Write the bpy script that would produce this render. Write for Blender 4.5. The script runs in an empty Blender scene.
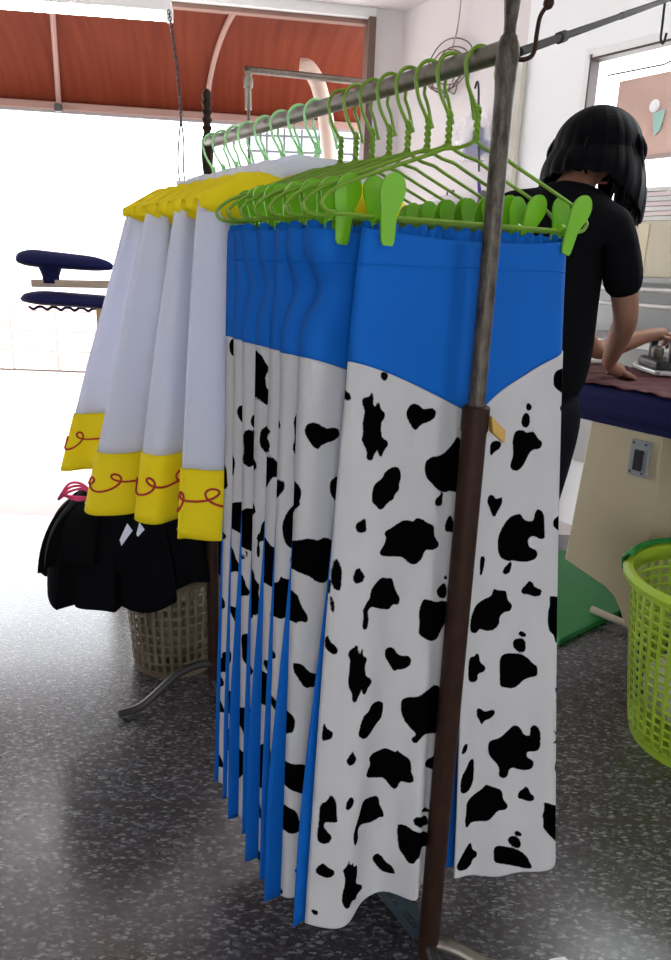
import bpy, bmesh, math, random
import numpy as np
from mathutils import Vector, Matrix
from math import sin, cos, pi, radians, atan2, sqrt

SC = bpy.context.scene
COL = SC.collection

# ------------------------------------------------------------------ camera
CAM_H = 1.25
cd = bpy.data.cameras.new('camera')
cam = bpy.data.objects.new('camera', cd); COL.objects.link(cam)
pitch, roll = radians(16.2), radians(2.1)
fw = Vector((0, cos(pitch), -sin(pitch)))
up0 = Vector((1, 0, 0)).cross(fw)
rt = Vector((1, 0, 0))*cos(roll)+up0*sin(roll)
up = rt.cross(fw)
cam.matrix_world = Matrix(((rt.x, up.x, -fw.x, 0), (rt.y, up.y, -fw.y, 0), (rt.z, up.z, -fw.z, CAM_H), (0, 0, 0, 1)))
cd.sensor_fit = 'VERTICAL'; cd.sensor_height = 24.0; cd.lens = 740/960*24.0
cd.clip_start = 0.02; cd.clip_end = 200
SC.camera = cam
SC.view_settings.view_transform = 'Standard'
SC.view_settings.look = 'None'
SC.view_settings.gamma = 1
SC.view_settings.exposure = 0.52
SC.view_settings.use_curve_mapping = False

# ------------------------------------------------------------------ sky, sun, room lamps
wo = bpy.data.worlds.new('sky'); SC.world = wo; wo.use_nodes = True
bg = wo.node_tree.nodes['Background']
bg.inputs['Color'].default_value = (0.91, 0.95, 1.0, 1); bg.inputs['Strength'].default_value = 5.0
sd = bpy.data.lights.new('sun', 'SUN'); sd.energy = 4.0; sd.angle = radians(1.5); sd.color = (1, .96, .9)
so = bpy.data.objects.new('sun', sd); COL.objects.link(so)
so.rotation_euler = Vector((-0.12, -0.69, -0.72)).to_track_quat('-Z', 'Y').to_euler()

# ------------------------------------------------------------------ helpers
def tag(o, label=None, cat=None, group=None, kind=None):
    if label: o['label'] = label
    if cat: o['category'] = cat
    if group: o['group'] = group
    if kind: o['kind'] = kind
    return o

def empty(name, loc=(0, 0, 0), rz=0, label=None, cat=None, group=None):
    o = bpy.data.objects.new(name, None); COL.objects.link(o)
    o.location = loc; o.rotation_euler = (0, 0, rz); o.empty_display_size = .05
    return tag(o, label, cat, group)

def copy_tree(o, parent=None):
    c = o.copy(); COL.objects.link(c); c.parent = parent
    for ch in list(o.children): copy_tree(ch, c)
    return c

class MB:
    """collects verts and faces for ONE mesh"""
    def __init__(s): s.v = []; s.f = []; s.m = []
    def add(s, vs, fs, mi=0):
        b = len(s.v); s.v += [tuple(map(float, p)) for p in vs]
        s.f += [tuple(b+i for i in f) for f in fs]; s.m += [mi]*len(fs)
    def box(s, c, size, R=None, mi=0):
        hx, hy, hz = size[0]/2, size[1]/2, size[2]/2
        P = [Vector((x*hx, y*hy, z*hz)) for z in (-1, 1) for y in (-1, 1) for x in (-1, 1)]
        if R is not None: P = [R @ p for p in P]
        s.add([p+Vector(c) for p in P], [(0, 2, 3, 1), (4, 5, 7, 6), (0, 1, 5, 4), (2, 6, 7, 3), (0, 4, 6, 2), (1, 3, 7, 5)], mi)
    def bar(s, a, b, wd_, ht, mi=0, upv=(0, 0, 1)):
        a, b = Vector(a), Vector(b); x = (b-a); L = x.length; x.normalize()
        y = Vector(upv).cross(x)
        if y.length < 1e-4: y = Vector((0, 1, 0)).cross(x)
        y.normalize(); z = x.cross(y)
        s.box((a+b)/2, (L, wd_, ht), Matrix((x, y, z)).transposed(), mi)
    def tube(s, pts, rad, n=10, closed=False, mi=0, caps=True):
        pts = [Vector(p) for p in pts]; N = len(pts)
        rads = rad if isinstance(rad, (list, tuple)) else [rad]*N
        T = []
        for i in range(N):
            if closed: t = pts[(i+1) % N]-pts[i-1]
            else: t = pts[min(i+1, N-1)]-pts[max(i-1, 0)]
            T.append(t.normalized() if t.length > 1e-9 else Vector((0, 0, 1)))
        a = Vector((0, 0, 1)) if abs(T[0].z) < .9 else Vector((1, 0, 0))
        nrm = (a-T[0]*a.dot(T[0])).normalized(); vs = []
        for i in range(N):
            nrm = nrm-T[i]*nrm.dot(T[i])
            nrm = nrm.normalized() if nrm.length > 1e-6 else T[i].orthogonal().normalized()
            bn = T[i].cross(nrm)
            for k in range(n):
                th = 2*pi*k/n
                vs.append(pts[i]+(nrm*cos(th)+bn*sin(th))*rads[i])
        fs = []
        for i in range(N if closed else N-1):
            j = (i+1) % N
            for k in range(n):
                l = (k+1) % n
                fs.append((i*n+k, i*n+l, j*n+l, j*n+k))
        if caps and not closed:
            fs.append(tuple(range(n-1, -1, -1))); fs.append(tuple((N-1)*n+k for k in range(n)))
        s.add(vs, fs, mi)
    def lathe(s, prof, c=(0, 0, 0), n=24, mi=0, axis=None, caps=True):
        """profile (r, h) about axis through c"""
        z = Vector(axis or (0, 0, 1)).normalized(); x = z.orthogonal().normalized(); y = z.cross(x)
        vs = []
        for r, h in prof:
            for k in range(n):
                th = 2*pi*k/n; vs.append(Vector(c)+z*h+(x*cos(th)+y*sin(th))*r)
        fs = [(i*n+k, i*n+(k+1) % n, (i+1)*n+(k+1) % n, (i+1)*n+k) for i in range(len(prof)-1) for k in range(n)]
        if caps:
            fs.append(tuple(range(n-1, -1, -1))); fs.append(tuple((len(prof)-1)*n+k for k in range(n)))
        s.add(vs, fs, mi)
    def prism(s, poly, a, b, mi=0):
        """poly: list of 3D points, extruded by vector b-a"""
        d_ = Vector(b)-Vector(a); n = len(poly)
        P = [Vector(p) for p in poly]
        s.add(P+[p+d_ for p in P], [tuple(range(n-1, -1, -1)), tuple(range(n, 2*n))]+[(i, (i+1) % n, n+(i+1) % n, n+i) for i in range(n)], mi)
    def grid(s, G, mi=0, closed_u=False):
        """G[j][i] points"""
        J, I = len(G), len(G[0]); vs = [p for r_ in G for p in r_]
        fs = []
        for j in range(J-1):
            for i in range(I if closed_u else I-1):
                k = (i+1) % I
                fs.append((j*I+i, j*I+k, (j+1)*I+k, (j+1)*I+i))
        s.add(vs, fs, mi)
    def build(s, name, mat, parent=None, smooth=True, bevel=0, solid=0, subd=0, label=None, recalc=True, autos=None):
        me = bpy.data.meshes.new(name); me.from_pydata(s.v, [], s.f)
        mats = mat if isinstance(mat, (list, tuple)) else [mat]
        for m_ in mats: me.materials.append(m_)
        if len(mats) > 1: me.polygons.foreach_set('material_index', s.m)
        if recalc:
            b = bmesh.new(); b.from_mesh(me); bmesh.ops.recalc_face_normals(b, faces=b.faces); b.to_mesh(me); b.free()
        me.update()
        if smooth:
            me.polygons.foreach_set('use_smooth', [True]*len(me.polygons))
            if autos is None: autos = 40
        o = bpy.data.objects.new(name, me); COL.objects.link(o)
        if parent is not None: o.parent = parent
        if bevel:
            md = o.modifiers.new('bevel', 'BEVEL'); md.width = bevel; md.segments = 2; md.limit_method = 'ANGLE'; md.angle_limit = radians(40)
        if solid:
            md = o.modifiers.new('solid', 'SOLIDIFY'); md.thickness = solid; md.offset = 0
        if subd:
            md = o.modifiers.new('sub', 'SUBSURF'); md.levels = subd; md.render_levels = subd
        if smooth:
            try: me.set_sharp_from_angle(angle=radians(autos))
            except Exception: pass
        if label: o['label'] = label
        return o

def bez(pts, n=8):
    """catmull-rom through points"""
    P = [Vector(p) for p in pts]; P = [P[0]*2-P[1]]+P+[P[-1]*2-P[-2]]; out = []
    for i in range(1, len(P)-2):
        a, b, c, d_ = P[i-1:i+3]
        for k in range(n):
            t = k/n
            out.append(.5*((2*b)+(c-a)*t+(2*a-5*b+4*c-d_)*t*t+(3*b-a-3*c+d_)*t**3))
    out.append(P[-2]); return out

# ------------------------------------------------------------------ materials
def mat(name, col, rough=.6, metal=0, noise=0, nscale=20, bump=0, bscale=200, trans=0, spec=.5, sheen=0, coat=0):
    m = bpy.data.materials.new(name); m.use_nodes = True; nt = m.node_tree; N = nt.nodes; L = nt.links
    p = N['Principled BSDF']; p.inputs['Base Color'].default_value = (*col, 1)
    p.inputs['Roughness'].default_value = rough; p.inputs['Metallic'].default_value = metal
    p.inputs['Specular IOR Level'].default_value = spec
    if sheen: p.inputs['Sheen Weight'].default_value = sheen
    if coat: p.inputs['Coat Weight'].default_value = coat
    tc = N.new('ShaderNodeTexCoord')
    if noise:
        nz = N.new('ShaderNodeTexNoise'); nz.inputs['Scale'].default_value = nscale; nz.inputs['Detail'].default_value = 4
        L.new(tc.outputs['Object'], nz.inputs['Vector'])
        mx = N.new('ShaderNodeMix'); mx.data_type = 'RGBA'
        mx.inputs[6].default_value = (*[c*(1-noise) for c in col], 1); mx.inputs[7].default_value = (*[min(1, c*(1+noise)) for c in col], 1)
        L.new(nz.outputs['Fac'], mx.inputs[0]); L.new(mx.outputs[2], p.inputs['Base Color'])
    if bump:
        nb = N.new('ShaderNodeTexNoise'); nb.inputs['Scale'].default_value = bscale; nb.inputs['Detail'].default_value = 3
        L.new(tc.outputs['Object'], nb.inputs['Vector'])
        bp = N.new('ShaderNodeBump'); bp.inputs['Strength'].default_value = bump; bp.inputs['Distance'].default_value = .002
        L.new(nb.outputs['Fac'], bp.inputs['Height']); L.new(bp.outputs['Normal'], p.inputs['Normal'])
    if trans:
        out = N['Material Output']; tr = N.new('ShaderNodeBsdfTranslucent'); tr.inputs['Color'].default_value = (*col, 1)
        ms = N.new('ShaderNodeMixShader'); ms.inputs[0].default_value = trans
        L.new(p.outputs[0], ms.inputs[1]); L.new(tr.outputs[0], ms.inputs[2]); L.new(ms.outputs[0], out.inputs[0])
    return m

def emis(name, col, st):
    m = bpy.data.materials.new(name); m.use_nodes = True; p = m.node_tree.nodes['Principled BSDF']
    p.inputs['Base Color'].default_value = (*col, 1)
    p.inputs['Emission Color'].default_value = (*col, 1); p.inputs['Emission Strength'].default_value = st
    return m

def glass(name, tint=(1, 1, 1), gloss=.12, rough=.03):
    m = bpy.data.materials.new(name); m.use_nodes = True; nt = m.node_tree; N = nt.nodes
    N.remove(N['Principled BSDF'])
    t = N.new('ShaderNodeBsdfTransparent'); t.inputs[0].default_value = (*tint, 1)
    g = N.new('ShaderNodeBsdfGlossy'); g.inputs['Roughness'].default_value = rough
    x = N.new('ShaderNodeMixShader'); x.inputs[0].default_value = gloss
    nt.links.new(t.outputs[0], x.inputs[1]); nt.links.new(g.outputs[0], x.inputs[2]); nt.links.new(x.outputs[0], N['Material Output'].inputs[0])
    return m

BLUE = mat('blue_twill', (.001, .108, .46), .75, noise=.1, nscale=6, bump=.15, bscale=600, spec=.2)
BLUEB = mat('blue_lining', (.002, .135, .54), .7, noise=.08, nscale=5, spec=.2, trans=.25)
LIME = mat('lime_plastic_wire', (.17, .31, .018), .4)
LIMEC = mat('lime_clip_plastic', (.16, .45, .005), .4)
PASTEL = mat('pastel_green_wire', (.38, .78, .34), .35)
WHITEF = mat('white_satin', (.90, .91, .99), .6, trans=.5, spec=.3, sheen=.2)
YEL = mat('yellow_cloth', (.98, .78, .012), .7, trans=.2, spec=.2)
RED = mat('red_embroidery', (.42, .012, .012), .7)
STEEL = mat('worn_steel', (.17, .15, .125), .42, metal=.75, noise=.4, nscale=60)
RUST = mat('brown_rusty_steel', (.030, .013, .008), .55, spec=.2, metal=.2, noise=.6, nscale=45, bump=.4, bscale=90)
DSTEEL = mat('dark_steel', (.05, .045, .045), .45, metal=.4, noise=.3, nscale=30)
BARM = mat('dark_bar_paint', (.035, .03, .03), .8, spec=.1)
BLACKC = mat('black_cloth', (.004, .004, .005), .9, spec=.06)
NAVY = mat('navy_pad', (.008, .009, .06), .85, spec=.2, bump=.3, bscale=400)
BEIGE = mat('beige_enamel', (.46, .39, .25), .5, noise=.08, nscale=3)
PAINTW = mat('white_paint', (.80, .79, .78), .7, noise=.03, nscale=3)
WALLM = mat('mauve_white_wall', (.70, .65, .64), .8, noise=.05, nscale=2, bump=.1, bscale=60)
DARKFR = mat('dark_frame', (.06, .035, .03), .5)
def flaky():
    m = mat('flaking_steel_paint', (.09, .07, .055), .5, metal=.35, bump=.4, bscale=120)
    nt = m.node_tree; N = nt.nodes; L = nt.links; p = N['Principled BSDF']; tc = N.new('ShaderNodeTexCoord')
    mp = N.new('ShaderNodeMapping'); mp.inputs['Scale'].default_value = (1, 1, .35); L.new(tc.outputs['Object'], mp.inputs[0])
    nz = N.new('ShaderNodeTexNoise'); nz.inputs['Scale'].default_value = 90; nz.inputs['Detail'].default_value = 6; nz.inputs['Roughness'].default_value = .7; L.new(mp.outputs[0], nz.inputs['Vector'])
    cr = N.new('ShaderNodeValToRGB'); e_ = cr.color_ramp.elements
    e_[0].position = .38; e_[0].color = (.022, .015, .010, 1); e_[1].position = .52; e_[1].color = (.085, .068, .05, 1)
    q = e_.new(.66); q.color = (.12, .10, .08, 1); q = e_.new(.70); q.color = (.36, .34, .29, 1)
    L.new(nz.outputs['Fac'], cr.inputs[0]); L.new(cr.outputs[0], p.inputs['Base Color']); return m
FLAKY = flaky()
SKIN = mat('skin', (.25, .115, .07), .55, noise=.08, nscale=15)
HAIR = mat('black_hair', (.002, .002, .003), .6, spec=.05)
PBLACK = mat('black_plastic', (.012, .012, .014), .4)
WOODY = mat('yellow_wood', (.55, .33, .07), .6, noise=.2, nscale=30)

# ================================================================== THE SETTING
def terrazzo():
    m = bpy.data.materials.new('terrazzo'); m.use_nodes = True; nt = m.node_tree; N = nt.nodes; L = nt.links
    p = N['Principled BSDF']; tc = N.new('ShaderNodeTexCoord')
    def vor(scale, stretch, rot, feat='F1'):
        mp = N.new('ShaderNodeMapping'); mp.inputs['Rotation'].default_value = (0, 0, rot); mp.inputs['Scale'].default_value = (1, stretch, 1)
        L.new(tc.outputs['Object'], mp.inputs['Vector'])
        wn = N.new('ShaderNodeTexNoise'); wn.inputs['Scale'].default_value = 70; L.new(mp.outputs[0], wn.inputs['Vector'])
        ad = N.new('ShaderNodeMixRGB'); ad.blend_type = 'LINEAR_LIGHT'; ad.inputs[0].default_value = .012
        L.new(mp.outputs[0], ad.inputs[1]); L.new(wn.outputs['Color'], ad.inputs[2])
        v = N.new('ShaderNodeTexVoronoi'); v.feature = feat; v.inputs['Scale'].default_value = scale; L.new(ad.outputs[0], v.inputs['Vector'])
        return v
    prev = None
    def ramp(src, stops):
        r_ = N.new('ShaderNodeValToRGB'); e_ = r_.color_ramp.elements
        e_[0].position, e_[0].color = stops[0]; e_[1].position, e_[1].color = stops[1]
        for a, b in stops[2:]:
            q = e_.new(a); q.color = b
        L.new(src, r_.inputs[0]); return r_
    g = lambda x, b=1.14: (x, x, x*b, 1)
    # big matrix of mid grey chips
    v1 = vor(95, 1.8, .5); sp = N.new('ShaderNodeSeparateColor'); L.new(v1.outputs['Color'], sp.inputs[0])
    base = ramp(sp.outputs[0], [(0, g(.022)), (1, g(.19)), (.55, g(.045)), (.8, g(.09))])
    out = base.outputs[0]
    for sc, st, rot, lo, val in ((62, 2.3, -.6, .82, .36), (50, 2.5, .9, .88, .34), (76, 2.0, 2.2, .84, .24)):
        v = vor(sc, st, rot); s2 = N.new('ShaderNodeSeparateColor'); L.new(v.outputs['Color'], s2.inputs[0])
        a = N.new('ShaderNodeMath'); a.operation = 'GREATER_THAN'; a.inputs[1].default_value = lo; L.new(s2.outputs[1], a.inputs[0])
        b = N.new('ShaderNodeMath'); b.operation = 'LESS_THAN'; b.inputs[1].default_value = .42; L.new(v.outputs['Distance'], b.inputs[0])
        c = N.new('ShaderNodeMath'); c.operation = 'MULTIPLY'; L.new(a.outputs[0], c.inputs[0]); L.new(b.outputs[0], c.inputs[1])
        mx = N.new('ShaderNodeMix'); mx.data_type = 'RGBA'; L.new(c.outputs[0], mx.inputs[0]); L.new(out, mx.inputs[6])
        mx.inputs[7].default_value = (val, val, val*1.02, 1); out = mx.outputs[2]
    # joints between the slabs
    sx = N.new('ShaderNodeSeparateXYZ'); L.new(tc.outputs['Object'], sx.inputs[0])
    def joint(o_, off, per, wdt):
        a = N.new('ShaderNodeMath'); a.operation = 'ADD'; a.inputs[1].default_value = off; L.new(o_, a.inputs[0])
        b = N.new('ShaderNodeMath'); b.operation = 'PINGPONG'; b.inputs[1].default_value = per/2; L.new(a.outputs[0], b.inputs[0])
        c = N.new('ShaderNodeMath'); c.operation = 'LESS_THAN'; c.inputs[1].default_value = wdt; L.new(b.outputs[0], c.inputs[0]); return c
    j1 = joint(sx.outputs['Y'], -3.475+20, 2.0, .006); 
    mxj = N.new('ShaderNodeMath'); mxj.operation = 'MAXIMUM'; L.new(j1.outputs[0], mxj.inputs[0])
    mx = N.new('ShaderNodeMix'); mx.data_type = 'RGBA'; L.new(mxj.outputs[0], mx.inputs[0]); L.new(out, mx.inputs[6]); mx.inputs[7].default_value = (.05, .04, .04, 1)
    L.new(mx.outputs[2], p.inputs['Base Color'])
    nz = N.new('ShaderNodeTexNoise'); nz.inputs['Scale'].default_value = 1.6; nz.inputs['Detail'].default_value = 5; L.new(tc.outputs['Object'], nz.inputs['Vector'])
    rr = N.new('ShaderNodeMapRange'); rr.inputs['To Min'].default_value = .14; rr.inputs['To Max'].default_value = .30
    L.new(nz.outputs['Fac'], rr.inputs['Value']); L.new(rr.outputs[0], p.inputs['Roughness'])
    p.inputs['Specular IOR Level'].default_value = .85
    return m

def struct(o): o['kind'] = 'structure'; return o

CEIL = 2.71
K = Vector((.305, 5.0, 0)); wd = Vector((.559, -.829, 0)); wn = Vector((-.829, -.559, 0))      # right wall from the far corner towards the camera
def W(s, z, off=0): return K+wd*s+wn*off+Vector((0, 0, z))
oy = radians(10); od = Vector((-cos(oy), -sin(oy), 0)); on = Vector((-sin(oy), cos(oy), 0))   # open shop front
def O(s, z, off=0): return K+od*s+on*off+Vector((0, 0, z))

wall_end = W(8.6, 0)
fl = MB(); fl.box((0.2, .2375, -.05), (9.6, 6.475, .1)); struct(fl.build('floor', terrazzo(), smooth=False))
# pavement outside the shop front
CONC = mat('pale_pavement', (.62, .57, .55), .8, noise=.1, nscale=2)
pv = MB(); pv.box((0, 8.4375, -.05), (18, 9.925, .1)); struct(pv.build('ground', CONC, smooth=False))
# ceiling polygon
c0, c1 = K, O(4.3, 0)
poly = [K+Vector((0, 0, CEIL)), c1+Vector((0, 0, CEIL)), Vector((c1.x, -3, CEIL)), Vector((wall_end.x, -3, CEIL)), Vector((wall_end.x, wall_end.y, CEIL))]
m = MB(); m.prism(poly, (0, 0, 0), (0, 0, .12)); struct(m.build('ceiling', mat('ceiling_paint', (.74, .70, .70), .8), smooth=False))
# left and back walls (outside the picture)
m = MB(); m.box((c1.x-.06, (c1.y-3)/2, CEIL/2), (.12, c1.y+3, CEIL)); struct(m.build('wall_left', PAINTW, smooth=False))
m = MB()
xa, xb = c1.x, wall_end.x
m.box(((xa-.7)/2, -3.06, CEIL/2), (-.7-xa, .12, CEIL)); m.box(((xb+.7)/2, -3.06, CEIL/2), (xb-.7, .12, CEIL)); m.box((0, -3.06, 2.4), (1.4, .12, .62))
struct(m.build('wall_back', PAINTW, smooth=False))
# right wall with its window opening
ws0, ws1, wz0, wz1 = 1.43, 3.3, 1.47, 2.21
def wallbox(mb, s0, s1, z0, z1, o0=-.12, o1=0):
    mb.prism([W(s0, z0, o0), W(s1, z0, o0), W(s1, z0, o1), W(s0, z0, o1)], (0, 0, 0), (0, 0, z1-z0))
m = MB(); wallbox(m, 0, 1.02, 0, CEIL); struct(m.build('wall_right', WALLM, smooth=False))
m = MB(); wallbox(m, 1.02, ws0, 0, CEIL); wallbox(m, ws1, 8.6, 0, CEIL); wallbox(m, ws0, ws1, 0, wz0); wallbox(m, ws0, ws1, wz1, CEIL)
struct(m.build('wall_right', mat('glow_whitened_wall', (.88, .88, .88), .7), smooth=False))  # glow around the window put into the wall colour, whiter than the mauve stretch
# narrow wall strip and dark frame at the end of the shop front
def obox(mb, s0, s1, z0, z1, o0, o1):
    mb.prism([O(s0, z0, o0), O(s1, z0, o0), O(s1, z0, o1), O(s0, z0, o1)], (0, 0, 0), (0, 0, z1-z0))
m = MB(); obox(m, 0, .17, 0, CEIL, -.0, .12); struct(m.build('wall_front', WALLM, smooth=False))
m = MB(); obox(m, .17, .215, 0, 2.66, -.03, .12); struct(m.build('trim_1', mat('brown_track', (.13, .08, .06), .5), smooth=False, bevel=.004))
m = MB(); obox(m, .17, 4.3, 2.655, CEIL, -.02, .12); struct(m.build('trim_2', PAINTW, smooth=False, bevel=.004))
m = MB(); obox(m, .215, 4.3, 2.63, 2.655, .02, .08); struct(m.build('trim_3', mat('pinkish_beam', (.24, .13, .10), .6), smooth=False, bevel=.004))
# vertical trim on the right wall
m = MB(); wallbox(m, .985, 1.035, 0, 2.26, 0.001, .03); struct(m.build('trim_4', mat('cream_trim', (.62, .58, .50), .6), smooth=False, bevel=.006))

# window in the right wall
wf = MB()
for a in ((ws0-.02, ws0+.015, wz0-.03, wz1+.03), (ws1-.025, ws1+.03, wz0-.03, wz1+.03), (ws0, ws1, wz1-.015, wz1+.02), (ws0, ws1, wz0-.03, wz0+.03)):
    wallbox(wf, *a, -.07, .025)
wfo = struct(wf.build('window_1', PAINTW, smooth=False, bevel=.004))
g = MB(); wallbox(g, ws0+.02, ws1-.02, wz0+.02, wz1-.02, -.045, -.04); g.build('window_pane', glass('window_glass', (.96, .98, .98), .10), wfo, smooth=False)
g = MB(); wallbox(g, ws0+.015, ws0+.024, wz0, wz1, -.03, .028); wallbox(g, ws0+.015, ws1, wz1-.024, wz1-.015, -.03, .028)
g.build('window_bead', DARKFR, wfo, smooth=False)
# ================================================================== OUTSIDE THE SHOP FRONT
tile = mat('pink_tile_wall', (.72, .52, .45), .6, noise=.25, nscale=4)
bw = empty('boundary_wall', (-2.6, 8.2, 0), 0, 'pale low street wall with a pinkish tiled foot across the street', 'wall')
m = MB(); m.box((0, .12, .80), (5.0, .2, 1.56)); m.build('wall_body', PAINTW, bw, smooth=False)
m = MB(); m.box((0, .1, 1.60), (5.1, .28, .07)); m.build('coping', mat('grey_pink_coping', (.66, .58, .56), .7), bw, smooth=False, bevel=.01)
m = MB()
for i in range(10):
    for j in range(4): m.box((-2.25+i*.5, .0, .12+j*.215), (.47, .04, .2))
m.build('foot_tiles', tile, bw, smooth=False, bevel=.005)
bl = empty('street_building', (-.45, 8.6, 0), 0, 'pale building with a barred window across the street, behind the rack', 'building')
m = MB(); m.box((0, .3, 1.8), (1.9, .5, 3.6)); m.build('facade', mat('pale_facade', (.70, .70, .72), .8), bl, smooth=False)
m = MB(); m.box((.05, .03, 2.46), (1.30, .04, .74)); m.build('window_pane', mat('street_glass', (.45, .5, .56), .2), bl, smooth=False)
gr = MB()
for i in range(8): gr.box((-.60+i*.186, -.02, 2.46), (.018, .02, .80))
for j in range(6): gr.box((.05, -.03, 2.08+j*.155), (1.36, .02, .018))
gr.build('window_grille', DSTEEL, bl, smooth=False)

# curved canopy over the front
def amber():
    m = bpy.data.materials.new('brown_polycarbonate'); m.use_nodes = True; nt = m.node_tree; N = nt.nodes; L = nt.links
    p = N['Principled BSDF']; tc = N.new('ShaderNodeTexCoord')
    mp = N.new('ShaderNodeMapping'); mp.inputs['Scale'].default_value = (14, .8, .8); L.new(tc.outputs['Object'], mp.inputs[0])
    nz = N.new('ShaderNodeTexNoise'); nz.inputs['Scale'].default_value = 1.5; nz.inputs['Detail'].default_value = 5; L.new(mp.outputs[0], nz.inputs['Vector'])
    cr = N.new('ShaderNodeValToRGB'); cr.color_ramp.elements[0].position = .3; cr.color_ramp.elements[0].color = (.115, .018, .007, 1)
    cr.color_ramp.elements[1].position = .75; cr.color_ramp.elements[1].color = (.165, .034, .014, 1); L.new(nz.outputs['Fac'], cr.inputs[0])
    L.new(cr.outputs[0], p.inputs['Base Color']); p.inputs['Roughness'].default_value = .5; p.inputs['Specular IOR Level'].default_value = .08
    t = N.new('ShaderNodeBsdfTranslucent'); L.new(cr.outputs[0], t.inputs[0])
    x = N.new('ShaderNodeMixShader'); x.inputs[0].default_value = .20
    L.new(p.outputs[0], x.inputs[1]); L.new(t.outputs[0], x.inputs[2]); L.new(x.outputs[0], N['Material Output'].inputs[0]); return m
aw = empty('curved_canopy', K+on*.1, pi+oy, 'reddish brown curved translucent canopy above the open shop front', 'awning')
# local: x runs to the left along the front, y = -outward
def cano(x, th, r=0): return (x-.17*(1-sin(th)), -((1.05+r)*sin(th)+.06), 2.27+(.43+r)*cos(th))
m = MB(); m.grid([[cano(-.1+.0+4.7*i/40, pi/2*j/14) for i in range(41)] for j in range(15)]); m.build('canopy_sheet', amber(), aw, solid=.004)
FRAMEC = mat('pinkish_frame', (.27, .15, .12), .5, noise=.1, nscale=9)
for xx in (1.16, 2.20, 3.24, 4.2):
    m = MB(); m.tube([cano(xx, pi/2*j/14, -.022) for j in range(15)], .018, 8); m.build('rib', FRAMEC, aw)
m = MB(); m.bar((-.1, -1.11, 2.27), (4.6, -1.11, 2.27), .05, .05); m.build('edge_bar', FRAMEC, aw, smooth=False, bevel=.006)
m = MB(); m.bar((-.1, -1.12, 2.235), (4.6, -1.12, 2.235), .03, .02); m.build('gutter_strip', mat('grey_strip', (.25, .22, .22), .5), aw, smooth=False)
m = MB(); m.box((2.20, -1.06, 2.25), (.05, .06, .05)); m.build('clip', DSTEEL, aw, smooth=False, bevel=.008)

# hanging pipe with short joint and pale plastic pipe
t = empty('hanging_pipe', (-.646, 5.3, 0), 0, 'thin dark metal pipe with a bent end standing behind the far end of the rack', 'pipe')
m = MB(); m.tube(bez([(0, 0, 0), (0, 0, 1.2), (-.005, 0, 2.0), (-.01, 0, 2.22)], 4), .010, 8); m.build('pole', DSTEEL, t)
m = MB(); m.tube(bez([(-.01, 0, 2.20), (-.012, 0, 2.38), (.0, 0, 2.425), (.03, 0, 2.432), (.78, 0, 2.385)], 6), .022, 10)
m.lathe([(.03, -.03), (.033, 0), (.03, .03)], (-.011, 0, 2.36), 12); m.build('top_pipe', STEEL, t)
m = MB(); m.tube(bez([(-.08, 5.42, 0), (-.10, 5.42, 1.6), (-.14, 5.42, 2.1), (-.20, 5.41, 2.36), (-.27, 5.39, 2.47), (-.33, 5.38, 2.48)], 8), .052, 16)
tag(m.build('drain_pipe', mat('pale_plastic_pipe', (.55, .42, .35), .5)), 'pale beige plastic drain pipe bending over behind the rack', 'pipe')

# fluorescent lamp at top left, then three added fill tubes out of view
def lamp(a, b, label, st=14, light=0):
    a, b = Vector(a), Vector(b); c = (a+b)/2; d_ = (b-a); L_ = d_.length
    t = empty('fluorescent_or_fill_lamp', c, atan2(d_.y, d_.x), label, 'lamp')
    m = MB(); m.box((0, 0, .045), (L_, .06, .05)); m.build('housing', PAINTW, t, smooth=False, bevel=.006)
    m = MB(); m.tube([(-L_/2+.03, 0, 0), (L_/2-.03, 0, 0)], .021, 12); m.build('tube', emis('lamp_white', (.95, 1, .97), st), t)
    for s in (-1, 1):
        m = MB(); m.box((s*(L_/2-.012), 0, .01), (.035, .05, .065)); m.build('end_cap', PAINTW, t, smooth=False, bevel=.005)
    for s in (-1, 1):
        m = MB(); m.tube([(s*L_*.36, 0, .07), (s*L_*.36, 0, CEIL-c.z)], .004, 6); m.build('suspension_rod', DSTEEL, t)
lamp((-2.2, 4.16, 2.445), (-.93, 4.32, 2.445), 'long white fluorescent lamp glowing at the top left', 16)
lamp((-2.6, 2.3, 2.55), (-1.4, 2.3, 2.55), 'added fill tube, out of view over the left side of the room', 4)  # added to lift the interior light from the left, not in view
lamp((-.6, -1.0, 2.55), (.6, -1.0, 2.55), 'added fill tube, unseen behind the viewer', 3)  # added camera-side fill, never in view
lamp((1.35, 3.05, 2.60), (2.0, 2.1, 2.60), 'added unseen tube brightening the wall by the ironing table', 40)  # added above the frame to whiten the right wall and light the head

# chain and cords
ch = empty('hanging_chain', (-.93, 4.25, 2.46), 0, 'thin dark chain hanging from the end of the fluorescent lamp with loose cords', 'chain')
m = MB()
for i in range(34):
    z = -.012-i*.0147; x = .05*sin(i*.045)
    R_ = Matrix.Rotation((i % 2)*pi/2, 3, 'Z')
    m.tube([Vector((x, 0, z))+R_ @ Vector((.0075*cos(a), 0, .0120*sin(a))) for a in [2*pi*k/8 for k in range(8)]], .0028, 5, closed=True)
m.build('chain_links', DSTEEL, ch)
m = MB(); m.tube(bez([(.05, 0, -.50), (.035, 0, -.62), (.03, 0, -.75), (.045, 0, -.86)], 6), .0045, 6); m.build('cord', PBLACK, ch)
m = MB(); m.tube(bez([(.05, 0, -.50), (.062, 0, -.62), (.058, 0, -.75), (.07, 0, -.84)], 6), .0045, 6); m.build('cord', PBLACK, ch)

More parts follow.
